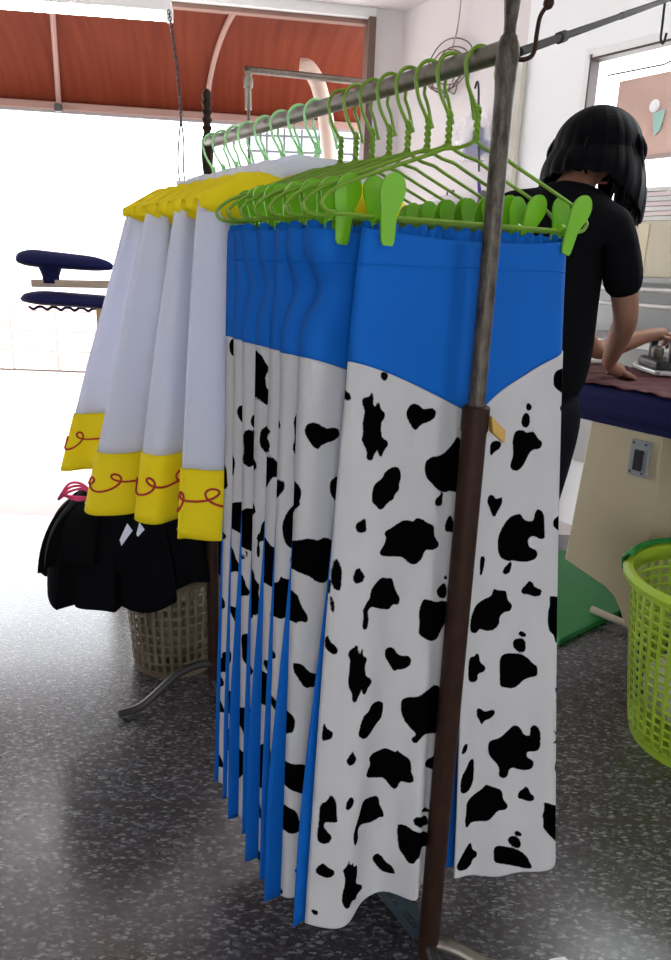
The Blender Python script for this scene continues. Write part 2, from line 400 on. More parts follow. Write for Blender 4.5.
# sleeve ironing boards
sb = empty('sleeve_ironing_board', (-1.03, 3.3, 0), 0, 'two-tier navy padded sleeve ironing board on a beige post at left', 'ironing board')
def pad(x0, x1, z, wdt, th, taper=.6, n=22, sag=0):
    G = []
    for i in range(n+1):
        u = i/n; x = x0+(x1-x0)*u
        f_ = min(1, (1-(1-min(u/.22, 1))**2))**.5; g_ = min(1, (1-(1-min((1-u)/.3, 1))**2))**.5
        k_ = max(.04, f_*g_); w_ = wdt/2*k_*(1-(1-taper)*u); h_ = th/2*k_*(1-.25*u)
        G.append([(x, w_*cos(a), z-.02*u+h_*(sin(a) if sin(a) > 0 else .55*sin(a))) for a in [2*pi*k/20 for k in range(20)]])
    return G
m = MB(); m.grid(pad(-.375, .05, 1.225, .17, .10), closed_u=True); up_ = m.build('upper_pad', NAVY, sb)
m = MB(); m.grid(pad(-.37, .30, 1.062, .22, .085, .9), closed_u=True); m.build('lower_pad', NAVY, sb)
m = MB(); m.lathe([(.035, 1.13), (.035, 1.16), (.05, 1.20)], (-.23, 0, 0), 16); m.build('neck', NAVY, sb)
m = MB(); m.bar((-.31, 0, 1.128), (.35, 0, 1.14), .05, .032); m.build('arm', mat('beige_worn_arm', (.50, .38, .28), .5, noise=.2, nscale=20), sb, smooth=False, bevel=.004)
m = MB(); m.box((.01, 0, .52), (.085, .07, 1.04)); m.build('post', mat('tan_post', (.62, .44, .22), .5, noise=.1, nscale=10), sb, smooth=False, bevel=.005)
m = MB(); m.box((.01, 0, .015), (.36, .30, .03)); m.build('foot_plate', DSTEEL, sb, smooth=False, bevel=.004)
m = MB(); m.box((.30, 0, 1.08), (.05, .05, .12)); m.build('bracket', DSTEEL, sb, smooth=False, bevel=.004)
m = MB(); m.tube(bez([(-.34+.02*i, .01, 1.028-.010*(i % 3 == 1)) for i in range(30)], 4), .006, 6); m.build('cover_drawstring', NAVY, sb)

# ================================================================== THE GARMENT RACK
A0 = Vector((.204, 1.083, 0)); RL = 1.0457
D = Vector((-.525, .851, 0)).normalized(); E = Vector((.851, .525, 0)).normalized()
ZR = 1.526
RZ = atan2(E.y, E.x)
def rp(s, w, n, z): return A0+D*(s+n)+E*w+Vector((0, 0, z))
rack = empty('garment_rack', A0, RZ, 'old rusty steel garment rack with turned posts carrying all the hanging clothes', 'clothes rack')
# local x = E, y = D
m = MB()
m.lathe([(.0125, 1.03), (.0125, 1.40), (.0128, 1.47), (.0145, 1.50), (.0150, 1.515), (.0145, 1.53), (.0115, 1.541), (.0082, 1.545), (.0082, 1.556), (.0100, 1.575), (.0125, 1.60), (.0130, 1.63), (.009, 1.67), (.003, 1.68)], (0, 0, 0), 20)
m.build('post', FLAKY, rack)
m = MB(); m.lathe([(.019, .02), (.019, 1.02), (.0205, 1.02), (.0205, 1.055), (.017, 1.058)], (0, 0, 0), 20); m.build('lower_post', RUST, rack)
fz = [(.0165, .02), (.0165, 1.02), (.0115, 1.03), (.0115, 1.46), (.0135, 1.475), (.0150, 1.50), (.0145, 1.53), (.0095, 1.545)]
for i in range(4):
    z = 1.552+i*.018; fz += [(.0085, z), (.0125, z+.008), (.0085, z+.016)]
fz += [(.0105, 1.628), (.0115, 1.636), (.007, 1.644), (.002, 1.647)]
m = MB(); m.lathe(fz, (0, RL, 0), 20); m.build('post', RUST, rack)
m = MB(); m.tube([(0, .0, ZR), (0, RL, ZR)], .0135, 20); m.build('rail', STEEL, rack)
m = MB(); m.tube(bez([(.006, -.004, 1.516), (.022, -.01, 1.517), (.034, -.012, 1.526), (.036, -.012, 1.548), (.038, -.013, 1.568), (.047, -.014, 1.582)], 6), .0030, 8)
m.lathe([(.003, -.008), (.0065, -.004), (.0072, 0), (.0055, .005), (.0015, .007)], (.050, -.014, 1.586), 12, axis=(.4, 0, 1)); m.build('hook', RUST, rack)
m = MB(); m.prism([(-.004, -.026, 1.046), (.026, -.028, 1.022), (.026, -.028, 1.002), (.002, -.026, 1.020)], (0, 0, 0), (.004, .014, 0))
cl = m.build('clamp_wedge', WOODY, rack, smooth=False, bevel=.002)
cl.location = (.012, .0, .0)
# feet
m = MB(); m.tube(bez([(0, RL, .09), (-.05, RL, .10), (-.12, RL-.005, .085), (-.19, RL-.01, .04), (-.235, RL-.01, .016), (-.29, RL-.01, .014)], 6), .0115, 10); m.build('foot', DSTEEL, rack)
m = MB(); m.tube(bez([(0, RL, .09), (.05, RL, .10), (.12, RL, .085), (.19, RL, .04), (.235, RL, .016), (.28, RL, .014)], 6), .0115, 10); m.build('foot', DSTEEL, rack)
m = MB(); m.tube(bez([(0, 0, .05), (-.02, -.05, .045), (-.05, -.11, .035), (-.09, -.17, .02), (-.12, -.21, .014), (-.16, -.25, .0135)], 6), .0115, 10); m.build('foot', DSTEEL, rack)
m = MB(); m.tube(bez([(0, 0, .05), (.04, -.03, .04), (.08, -.075, .022), (.11, -.11, .030), (.15, -.125, .022), (.19, -.14, .0145)], 6), .0135, 10); ft = m.build('foot', STEEL, rack)
m = MB(); m.lathe([(.015, 0), (.017, .01), (.017, .032), (.012, .036)], (.180, -.136, .0175), 14, axis=(.93, -.35, 0)); m.build('rubber_tip', PAINTW, ft)
# slotted bar along the floor
SLOT = mat('teal_grey_steel', (.05, .085, .105), .5, metal=.3, noise=.2, nscale=30)
m = MB()
n_ = 17
for i in range(n_):
    y0 = .02+i*(RL-.04)/n_; y1 = y0+(RL-.04)/n_
    m.box((-.012, (y0+y1)/2, .045), (.012, y1-y0, .004)); m.box((.018, (y0+y1)/2, .045), (.016, y1-y0, .004)); m.box((.001, y0+.009, .045), (.016, .018, .004))
m.box((.027, RL/2, .028), (.003, RL-.04, .038))
m.build('bottom_bar', SLOT, rack, smooth=False)
# thin tie bar from the post to the wall
wt = W(1.95, 2.35, .035)
tb0 = rp(0, .02, .0, 1.527)
tie = empty('tie_bar', tb0, 0, 'thin dark steel bar running from the near rack post to the white wall', 'bar')
v_ = wt-tb0
m = MB(); m.tube([(0, 0, 0), v_*.3], .0058, 10); m.tube([v_*.085, v_*.10], .0085, 10); m.tube([v_*.3, v_], .0070, 10); m.build('rod', BARM, tie)
m = MB(); m.box(v_, (.05, .05, .05), Matrix.Rotation(radians(-56), 3, 'Z')); m.build('wall_plate', DSTEEL, tie, smooth=False, bevel=.004)
hk = v_*.60
m = MB(); m.tube(bez([hk+Vector((0, -.012, .008)), hk+Vector((0, 0, .011)), hk+Vector((0, .012, 0)), hk+Vector((0, .008, -.06)), hk+Vector((0, .004, -.10)), hk+Vector((0, -.02, -.118)), hk+Vector((-.0, -.035, -.095))], 5), .0035, 6)
tg = m.build('wire_hook', BARM); tg.location = tb0; tag(tg, 'small wire hook hanging on the thin bar at top right', 'hook')

# ================================================================== HANGERS
HOOK_R = .0275
def hanger_wire(span, apex=-.104, low=-.212, tw=True):
    m = MB(); r_ = .0028
    pts = [(.044, 0, -.058), (.035, 0, -.032)]
    for k in range(11):
        a = radians(-12+k*19.5); pts.append((HOOK_R*cos(a), 0, -.0115+HOOK_R*sin(a)))
    pts += [(-.021, 0, -.036), (-.006, 0, -.058), (-.001, 0, -.070), (0, 0, -.100)]
    m.tube(bez(pts, 3), r_, 8)
    if tw:
        for ph in (0, pi):
            m.tube([(.0033*cos(ph+k*.75), .0033*sin(ph+k*.75), -.058-k*.0021) for k in range(22)], .0025, 6)
    h = span/2
    def side(s): return [(s*.012, 0, apex-.004), (s*.03, 0, apex-.010), (s*.055, 0, apex-.014), (s*.075, 0, apex-.022), (s*(h-.03), 0, low+.036), (s*(h-.010), 0, low+.024), (s*h, 0, low+.013), (s*(h-.006), 0, low+.003), (s*(h-.02), 0, low)]
    loop = side(1)+[(0.1, 0, low), (0, 0, low), (-.1, 0, low)]+side(-1)[::-1]+[(0, 0, apex+.002)]
    P = [Vector(p) for p in loop]; Q = []
    n = len(P)
    for i in range(n):
        a, b, c, d_ = P[i-1], P[i], P[(i+1) % n], P[(i+2) % n]
        L_ = (c-b).length; k_ = 4
        m1 = (c-a).normalized()*L_*.5; m2 = (d_-b).normalized()*L_*.5
        for k in range(k_):
            t = k/k_; Q.append((2*t**3-3*t*t+1)*b+(t**3-2*t*t+t)*m1+(-2*t**3+3*t*t)*c+(t**3-t*t)*m2)
    m.tube(Q, r_, 8, closed=True)
    m.tube([(.044, 0, -.058), (.046, 0, -.064)], .0036, 8)
    return m
def paddle(mb, sgn):
    out = []
    for k in range(15):
        a = radians(-20+k*220/14); out.append((.0165*cos(a), .026+.0165*sin(a)*1.15))
    out += [(-.0105, .002), (-.0085, -.026), (-.006, -.031), (.006, -.031), (.0085, -.026), (.0105, .002)]
    out = out[::-1]
    def off(z): return sgn*(.012+max(0, z+.004)*.20+max(0, -z-.004)*(.12))
    th = .0035
    front = [(x, off(z)+sgn*th/2, z) for x, z in out]; back = [(x, off(z)-sgn*th/2, z) for x, z in out]
    n = len(out)
    mb.add(front+back, [tuple(range(n)), tuple(range(2*n-1, n-1, -1))]+[(i, (i+1) % n, n+(i+1) % n, n+i) for i in range(n)])
wire_mesh = {}
def make_hanger(name, s, w0, rz, material, label, group, span=.475, clips=None, dz=0):
    t = empty(name, rp(s, w0, 0, ZR+dz), RZ+rz, label, 'clothes hanger', group)
    key = (material.name, span)
    if key not in wire_mesh: wire_mesh[key] = hanger_wire(span).build('wire', material, t).data
    else:
        o = bpy.data.objects.new('wire', wire_mesh[key]); COL.objects.link(o); o.parent = t
    if clips:
        for cx, tz in clips:
            if 'clip' not in wire_mesh:
                mb = MB(); paddle(mb, 1); paddle(mb, -1); mb.tube([(-.011, 0, 0), (.011, 0, 0)], .0062, 10)
                c = mb.build('clip', LIMEC, t, smooth=True, bevel=0); wire_mesh['clip'] = c.data
            else:
                c = bpy.data.objects.new('clip', wire_mesh['clip']); COL.objects.link(c); c.parent = t
            c.location = (cx, 0, -.212); c.rotation_euler = (0, tz, 0); c.scale = (1.2, 1.1, 1.2)
    return t
# ================================================================== COW PRINT SKIRTS
# ---- skirt surface: w across the hanger, n towards the back of the rack, z up
ZT, ZB = 1.300, 0.165
def sstep(x):
    x = np.clip(x, 0, 1); return x*x*(3-2*x)
def yoke_line(u):                      # V shaped lower edge of the blue yoke
    c = 0.56
    l = 1.122-0.092*np.clip(u/c, 0, 1)**1.25
    r = 1.030+0.098*np.clip((u-c)/(1-c), 0, 1)**0.62
    return np.where(u < c, l, r)
def hem_line(u):
    return ZB-0.010*np.sin(u*9.0+0.6)+0.022*sstep((u-.6)/.4)
def skirt_front(u, z, P):
    u = np.asarray(u, float); z = np.asarray(z, float)
    t = np.clip((ZT-z)/(ZT-ZB), 0, 1.1)
    wl = P['wl']-P['fl']*t**P.get('pw', .7)+P.get('kink', 0)*np.exp(-((z-1.215)/.035)**2)
    wr = P['wr']+0.030*t**0.8
    w = wl+(wr-wl)*u
    n = -0.012-P['bulge']*t**1.3*sstep((u-0.38)/0.58)+P.get('lean', 0)*t**1.4
    n = n+P['fold']*t*(np.sin(2*np.pi*(P['fq']*u+P['ph']+0.15*t))+0.45*np.sin(2*np.pi*(P['fq']*2.1*u+P['ph']*3+0.1*t)))
    n = n-P.get('mid', 0)*t**2*np.exp(-((u-0.41)/0.055)**2)
    n = n+(0.016+P.get('wrap', 0)*(1-t*.25))*np.exp(-u/0.03)+0.016*np.exp(-(1-u)/0.03)
    return w, n, z
FRONT = dict(wl=-.176, fl=.056, wr=.212, bulge=.11, fold=.0115, fq=2.3, ph=.35, mid=.055)

SPOTS = """-148,1107 -144,1109 -136,1106 -136,1100 -141,1095 -147,1098
-199,1086 -195,1084 -189,1078 -187,1070 -191,1067 -197,1072 -197,1078
-159,1083 -157,1069 -158,1061 -154,1059 -151,1067 -147,1064 -146,1055 -138,1050 -139,1041 -144,1036 -144,1024 -141,1012 -133,1010 -129,1002 -137,995 -141,985 -146,988 -148,998 -153,990 -155,982 -161,981 -165,985 -164,995 -169,1005 -173,1013 -170,1021 -172,1035 -169,1052 -171,1059 -174,1066 -172,1073 -164,1073
-97,1052 -91,1058 -81,1059 -73,1055 -67,1049 -59,1050 -48,1050 -42,1044 -44,1035 -53,1030 -66,1027 -72,1024 -77,1018 -83,1021 -91,1032 -98,1041
-122,967 -109,967 -102,959 -100,947 -104,936 -101,930 -111,924 -112,917 -126,913 -134,905 -142,905 -147,913 -154,917 -154,933 -151,945 -143,950 -137,954 -134,962
2,1004 -4,993 -17,981 -31,975 -46,975 -56,968 -56,953 -51,941 -42,933 -32,922 -16,914 -5,916 11,911 22,916 27,927 20,942 23,958 34,976 36,987 29,987 17,987 9,996
-17,916 -20,905 -18,897 -25,893 -34,897 -34,905 -27,910 -22,916
-163,897 -161,883 -160,874 -168,871 -175,874 -177,883 -174,888 -168,891
0,877 6,863 15,857 15,849 7,845 -1,848 -8,848 -10,860 -5,871
-113,871 -98,876 -89,879 -76,876 -70,873 -66,879 -54,876 -46,869 -32,863 -33,854 -30,843 -20,831 -22,825 -34,822 -46,825 -51,808 -61,800 -74,805 -85,817 -104,822 -131,829 -137,837 -129,846 -123,856 -130,868
-201,834 -197,826 -193,815 -193,800 -194,780 -201,781 -205,788 -206,806 -204,822
-174,815 -169,817 -166,811 -160,803 -163,794 -170,791 -176,792 -178,801
-212,792 -208,800 -206,783 -206,775 -211,775 -213,761 -214,777
-207,774 -202,764 -201,750 -203,743 -206,746
-136,792 -126,794 -117,789 -104,786 -100,774 -94,760 -85,747 -87,735 -99,740 -106,732 -126,740 -146,750 -151,749 -154,743 -151,730 -153,715 -159,713 -162,720 -160,733 -162,746 -157,758 -151,764 -149,780
-2,774 2,769 0,763 -6,769
-2,761 3,747 2,735 -4,732 -15,738 -21,750 -11,757
-46,737 -42,740 -32,737 -20,730 -6,729 6,726 11,710 8,695 -3,678 -10,662 -24,662 -39,670 -50,679 -48,696 -51,718
-208,706 -206,695 -197,687 -195,678 -201,673 -208,679 -212,686 -212,703
-168,693 -167,676 -164,673 -162,684 -159,681 -159,669 -151,665 -152,658 -155,652 -152,632 -143,627 -137,616 -147,610 -151,599 -157,602 -158,613 -163,601 -169,588 -174,594 -174,607 -180,618 -180,632 -179,653 -178,665 -182,673 -180,681 -173,686
-109,664 -98,664 -90,659 -83,647 -73,641 -63,641 -57,633 -60,621 -70,616 -80,618 -88,616 -97,632 -109,650
-121,574 -105,564 -104,551 -107,534 -117,530 -128,522 -143,516 -152,519 -162,528 -159,545 -153,562 -141,565 -137,574
-212,557 -208,543 -199,539 -201,526 -209,522 -214,520
9,584 12,576 14,539 8,530 11,511 11,488 5,479 -14,485 -33,496 -41,488 -46,479 -52,480 -53,488 -46,496 -56,508 -65,523 -70,540 -70,560 -60,564 -46,565 -32,577 -6,577 2,567 7,570
-171,505 -167,494 -162,486 -168,477 -174,475 -180,482 -179,489 -174,496
-133,471 -124,475 -109,472 -93,472 -80,463 -74,458 -73,465 -65,455 -54,448 -52,434 -52,423 -49,414 -49,406 -55,401 -65,403 -68,390 -73,384 -81,394 -92,412 -113,420 -139,437 -135,449 -127,455
-28,440 -7,435 -2,443 3,432 11,426 11,414 4,409 -8,412 -29,431
-201,423 -196,417 -192,403 -192,384 -190,370 -197,369 -208,370 -210,360 -203,349 -197,341 -202,329 -210,326 -217,330 -218,344 -216,366 -215,403 -206,409
-172,418 -165,411 -165,401 -172,392 -178,392 -179,404
-143,395 -125,387 -105,380 -99,370 -98,358 -90,344 -87,329 -96,332 -103,329 -117,329 -146,349 -153,343 -150,322 -156,312 -161,319 -163,339 -159,353 -151,372
-36,350 -22,344 -4,327 -12,326 -32,343
-49,335 -42,341 -10,319 -8,296 -32,312 -45,322 -49,326
-67,313 -63,318 -56,318 -49,312 -37,307 -7,282 3,264 1,251 -27,262 -44,256 -48,247 -55,245 -60,259 -64,264 -66,288
-106,251 -95,255 -87,247 -80,233 -71,227 -67,213 -73,210 -82,211 -92,222 -102,239
-218,279 -209,290 -204,281 -193,275 -194,265 -202,259 -212,262 -220,268
-170,296 -167,276 -162,285 -159,270 -148,268 -146,244 -150,227 -126,202 -125,191 -143,196 -144,187 -158,199 -164,188 -172,191 -181,207 -180,227 -175,250 -178,265 -181,275 -173,281
-224,193 -214,190 -217,179 -224,183
-72,156 -63,157 -56,162 -50,162 -44,148 -35,149 -20,154 -2,140 0,122 -5,100 -35,123 -49,120 -55,123 -63,139 -68,145
63,988 74,992 87,988 86,978 73,973 65,965
135,1049 146,1044 145,1036 135,1035 132,1042
129,1033 141,1030 144,1013 136,1007 125,1012 124,1022
113,1005 129,1005 137,999 153,1001 163,988 173,981 170,970 151,970 143,959 136,947 124,937 109,941 107,951 112,965 108,990
189,1097 205,1100 215,1101 217,1032 217,1019 225,1021 201,1038 234,1041 233,1052 194,1067 186,1078
222,933 220,928 220,910 220,907 232,903 235,913
67,902 78,902 83,893 96,897 96,883 89,874 84,862 77,869 71,882 65,891
208,851 223,851 222,842 222,826 233,817 201,834 201,846
113,862 135,865 144,851 164,846 166,863 172,869 183,860 185,832 187,815 177,815 165,822 154,817 157,803 174,795 175,783 166,777 147,777 125,784 113,784 99,792 94,805 92,826 100,846
118,783 123,780 120,764 113,760 105,763 107,772 113,777
58,798 65,800 70,792 68,780 65,766 60,764
146,729 156,735 162,743 170,737 171,730 186,724 183,713 172,712 160,718 148,720
90,738 100,733 115,732 118,713 129,704 126,693 113,693 105,686 105,670 95,661 79,662 68,669 61,661 47,667 46,690 54,713 71,721 88,724
198,715 239,698 234,712 225,716 225,699 225,693 225,662 226,633 227,616 215,625 211,639 200,648 197,670 198,687 201,698
149,653 162,645 162,639 151,641 144,647
134,638 148,639 159,635 162,622 161,611 150,611 135,624
111,610 119,616 136,613 154,608 168,598 175,588 183,584 184,564 171,562 159,557 152,550 140,545 122,551 113,554 112,577 110,596
48,621 61,619 65,625 71,619 73,605 86,594 84,585 70,584 71,570 60,570 49,576
214,539 229,533 229,522 229,508 215,513 246,496
73,517 84,513 89,506 106,511 108,500 98,491 90,489 86,480 81,491 75,499
134,466 146,474 159,466 165,451 176,448 175,465 182,472 191,462 192,443 191,423 182,418 172,418 171,407 183,400 182,386 172,380 157,383 148,389 139,386 138,372 127,370 120,378 122,389 115,403 102,418 99,437 102,449 118,452
212,460 228,449 229,434 212,435 204,440 249,414
74,418 77,397 77,367 69,352 57,349 49,356 48,386 59,401 65,415
50,452 58,452 59,441 52,432 45,435
231,395 231,395 232,369 223,373 221,386
160,336 169,344 173,350 178,341 178,336 185,330 185,321 178,318 168,322 159,324
65,329 81,341 95,350 100,360 110,355 124,349 129,343 131,326 142,313 138,304 123,305 117,295 108,282 95,282 78,282 73,275 68,272 64,290 66,307
198,324 249,290 216,335 224,326 239,296 237,264 244,225 249,200 255,193 255,202 198,265 200,282 197,292 201,305
156,255 161,258 170,250 167,245 158,247
145,245 154,248 167,239 168,221 157,221 144,236
120,225 125,231 138,228 165,217 176,207 181,196 186,182 176,179 158,183 135,191 122,194 120,210
81,241 85,222 94,216 95,205 87,200 85,188 75,179 57,185 51,196 60,213 70,227"""
def _soft(P):
    for _ in range(2):
        Q = np.roll(P, -1, 0); P = np.stack([.78*P+.22*Q, .22*P+.78*Q], 1).reshape(-1, 2)
    return P
_polys = [_soft(np.array([[float(a)/1000 for a in p.split(',')] for p in l.split()])) for l in SPOTS.splitlines()]
def spot_field(w, z):
    """signed distance (metres) to the nearest printed spot, negative inside"""
    best = np.full(w.shape, .05)
    for P in _polys:
        x0, y0 = P.min(0)-.02; x1, y1 = P.max(0)+.02
        idx = np.where((w > x0) & (w < x1) & (z > y0) & (z < y1))[0]
        if not len(idx): continue
        X, Y = w[idx], z[idx]; ins = np.zeros(len(idx), bool); dm = np.full(len(idx), 1e9); n = len(P)
        for i in range(n):
            ax, ay = P[i]; bx, by = P[(i+1) % n]; ex, ey = bx-ax, by-ay
            t = np.clip(((X-ax)*ex+(Y-ay)*ey)/(ex*ex+ey*ey+1e-12), 0, 1)
            dm = np.minimum(dm, (X-ax-t*ex)**2+(Y-ay-t*ey)**2)
            c = ((ay > Y) != (by > Y)) & (X < ex*(Y-ay)/((by-ay) if by != ay else 1e-12)+ax); ins ^= c
        d_ = np.sqrt(dm); d_[ins] *= -1
        best[idx] = np.minimum(best[idx], d_)
    return best
def fleece():
    m = mat('cow_print_fleece', (.66, .66, .68), .95, bump=.35, bscale=350, spec=.0)
    nt = m.node_tree; N = nt.nodes; L = nt.links; p = N['Principled BSDF']
    at = N.new('ShaderNodeAttribute'); at.attribute_name = 'print'
    tc = N.new('ShaderNodeTexCoord'); nz = N.new('ShaderNodeTexNoise'); nz.inputs['Scale'].default_value = 260; nz.inputs['Detail'].default_value = 2; L.new(tc.outputs['Object'], nz.inputs['Vector'])
    a = N.new('ShaderNodeMath'); a.operation = 'MULTIPLY_ADD'; a.inputs[1].default_value = .0022; a.inputs[2].default_value = -.0011; L.new(nz.outputs['Fac'], a.inputs[0])
    b = N.new('ShaderNodeMath'); b.operation = 'ADD'; L.new(at.outputs['Fac'], b.inputs[0]); L.new(a.outputs[0], b.inputs[1])
    r_ = N.new('ShaderNodeMapRange'); r_.inputs['From Min'].default_value = -.0006; r_.inputs['From Max'].default_value = .0009; L.new(b.outputs[0], r_.inputs['Value'])
    mx = N.new('ShaderNodeMix'); mx.data_type = 'RGBA'; mx.inputs[6].default_value = (.0015, .0015, .0015, 1); mx.inputs[7].default_value = (.51, .50, .50, 1)
    L.new(r_.outputs[0], mx.inputs[0]); L.new(mx.outputs[2], p.inputs['Base Color']); return m
FLEECE = fleece()

def surf_mesh(name, material, root, U, V, fn, attr=None, solid=.0016):
    """U, V index grids; fn(U, V) -> w, n, z arrays"""
    w, n, z = fn(U, V); J, I = w.shape
    co = np.stack([w, n, z], -1).reshape(-1, 3)
    idx = np.arange(J*I).reshape(J, I)
    f = np.stack([idx[:-1, :-1], idx[1:, :-1], idx[1:, 1:], idx[:-1, 1:]], -1).reshape(-1, 4)
    me = bpy.data.meshes.new(name); me.from_pydata(co.tolist(), [], f.tolist()); me.materials.append(material)
    me.polygons.foreach_set('use_smooth', [True]*len(me.polygons))
    if attr is not None:
        a = me.attributes.new('print', 'FLOAT', 'POINT'); a.data.foreach_set('value', attr(w, z, n).reshape(-1).astype('f'))
    o = bpy.data.objects.new(name, me); COL.objects.link(o); o.parent = root
    if solid:
        md = o.modifiers.new('solid', 'SOLIDIFY'); md.thickness = solid; md.offset = -1
    return o

def make_skirt(s, P, label, res=.004, gap=.016, sh=(0, 0), back_ext=.026, th0=.022, th1=.030, dz=0):
    root = empty('cow_print_skirt', rp(s, 0, 0, 0), RZ, label, 'skirt', 'blue and cow print skirts on lime hangers')
    nu = int(.44/res); nz_ = int(.95/res)
    c = .56
    # yoke
    def yk(U, V):
        zt = ZT-.011*np.sin(np.pi*U)**.7
        z = zt+(yoke_line(U)-zt)*V
        return skirt_front(U, z, P)
    U, V = np.meshgrid(np.linspace(0, 1, 60), np.linspace(0, 1, 30)); surf_mesh('yoke', BLUE, root, U, V, yk)
    # two legs of printed fleece
    for side in (0, 1):
        u0, u1 = (0, c) if side == 0 else (c, 1)
        def lg(U, V, side=side):
            zl = yoke_line(U); z = zl+(hem_line(U)-zl)*V
            t = np.clip((.62-z)/.45, 0, 1)
            g_ = gap*t*(1 if side else -1)*np.clip(1-np.abs(U-c)/.3, 0, 1)
            w, n, z = skirt_front(U, z, P)
            return w+g_, n-.0022, z
        U, V = np.meshgrid(np.linspace(u0, u1, int(nu*(u1-u0))+2), np.linspace(0, 1, nz_))
        def at(w, z, n):
            if sh != (0, 0) and side == 0:      # printed on the cloth: measure along it, not across the rack
                ds = np.sqrt(np.diff(w, axis=1)**2+np.diff(n, axis=1)**2)
                arc = np.concatenate([np.cumsum(ds[:, ::-1], axis=1)[:, ::-1], np.zeros((w.shape[0], 1))], axis=1)
                w = w[:, -1:]-arc
            ww, zz = w.reshape(-1)+sh[0], z.reshape(-1)+sh[1]
            return spot_field(ww, zz)
        surf_mesh('cow_print_panel', FLEECE, root, U, V, lg, at, solid=.0035)
    # blue back, wrapping round both sides
    def bk(U, V):
        z = ZT+.006+(hem_line(U)-.010-ZT)*V
        t = np.clip((ZT-z)/(ZT-ZB), 0, 1)
        Q = dict(P); Q['fold'] = P['fold']*.6
        w, n, z2 = skirt_front(U, z, Q)
        k_ = np.exp(-U/.05); w = w-k_*back_ext*sstep((t-.38)/.5)+.004*k_*(1-sstep((t-.3)/.3))
        w = w+.003*np.exp(-(1-U)/.05)
        th = (th0+(th1-th0)*t)*(1-np.exp(-U/.035))*(1-np.exp(-(1-U)/.035))
        gath = .0035*np.sin(U*150)*np.clip(1-t/.03, 0, 1)
        return w, n+th+gath+.003, z+.003*np.sin(U*95)*np.clip(1-t/.03, 0, 1)
    U, V = np.meshgrid(np.linspace(0, 1, 110), np.linspace(0, 1, 70)); surf_mesh('back_panel', BLUEB, root, U, V, bk)
    # stitched waistband seam
    u = np.linspace(0, 1, 50); w, n, z = skirt_front(u, u*0+1.252, P)
    m = MB(); m.tube([(a, b-.0005, c_) for a, b, c_ in zip(w, n, z)], .0011, 5); m.build('waistband_seam', BLUEB, root)
    # pull tab hanging from the waist on the left
    return root

SP = [.054, .105, .155, .205, .255, .305, .355, .405]
ordn = ['', 'second', 'third', 'fourth', 'fifth', 'sixth', 'seventh']
TOPW = [-.176, -.224, -.225, -.219, -.226, -.229, -.220, -.211]
YKW = [0, -.239, -.252, -.240, -.230, -.225, -.218, -.212]
rnd = random.Random(5)
SHIFT = [(0, 0), (.135, .03), (.335, -.03), (.385, .05), (.08, -.04), (.35, .03), (.13, .05), (.41, -.02)]
for k, s in enumerate(SP):
    if k == 0:
        P = FRONT; lab = 'front skirt with blue yoke and black cow spots, nearest the rusty post'
    elif k == 7:
        P = dict(wl=TOPW[k], fl=.012, wr=.19, bulge=.09, fold=.008, fq=2.1, ph=.7, lean=.05, pw=.5, wrap=.018); lab = 'last cow-print skirt on the rail, right beside the white shirt sleeves'
    else:
        P = dict(wl=TOPW[k], fl=(TOPW[k]-YKW[k])*1.0+.004*rnd.uniform(-1, 2), wr=.195-.004*k, bulge=.10-.004*k, fold=.009+.002*rnd.random(), fq=2.0+.4*rnd.random(), ph=rnd.random(), lean=.006*k, pw=.45, wrap=.020, kink=[0, .028, .018, .006, .016, .012, .004][k])
        lab = ordn[k]+' cow-print skirt with blue yoke, counted from the rusty near post'
    make_skirt(s, P, lab, res=.0035 if k == 0 else .006, sh=SHIFT[k], back_ext=[.020, .030, .010, .022, .010, .020, .008, .006][k])
    if k == 0: cl_ = [(-.152, .03), (.197, .30)]
    else: cl_ = [(TOPW[k]+.042, rnd.uniform(-.1, .15)), (P['wr']-.03, rnd.uniform(-.05, .3))]
    hl = ('front lime green wire hanger gripping the skirt nearest the rusty post' if k == 0 else
          'last lime green hanger before the pale green ones' if k == 7 else ordn[k]+' lime green wire hanger with clips, counted from the rusty near post')
    make_hanger('clip_hanger', s, .004 if k == 0 else -.004, 0, LIME, hl, 'lime green clip hangers on the rail', .492 if k == 0 else .475, cl_)

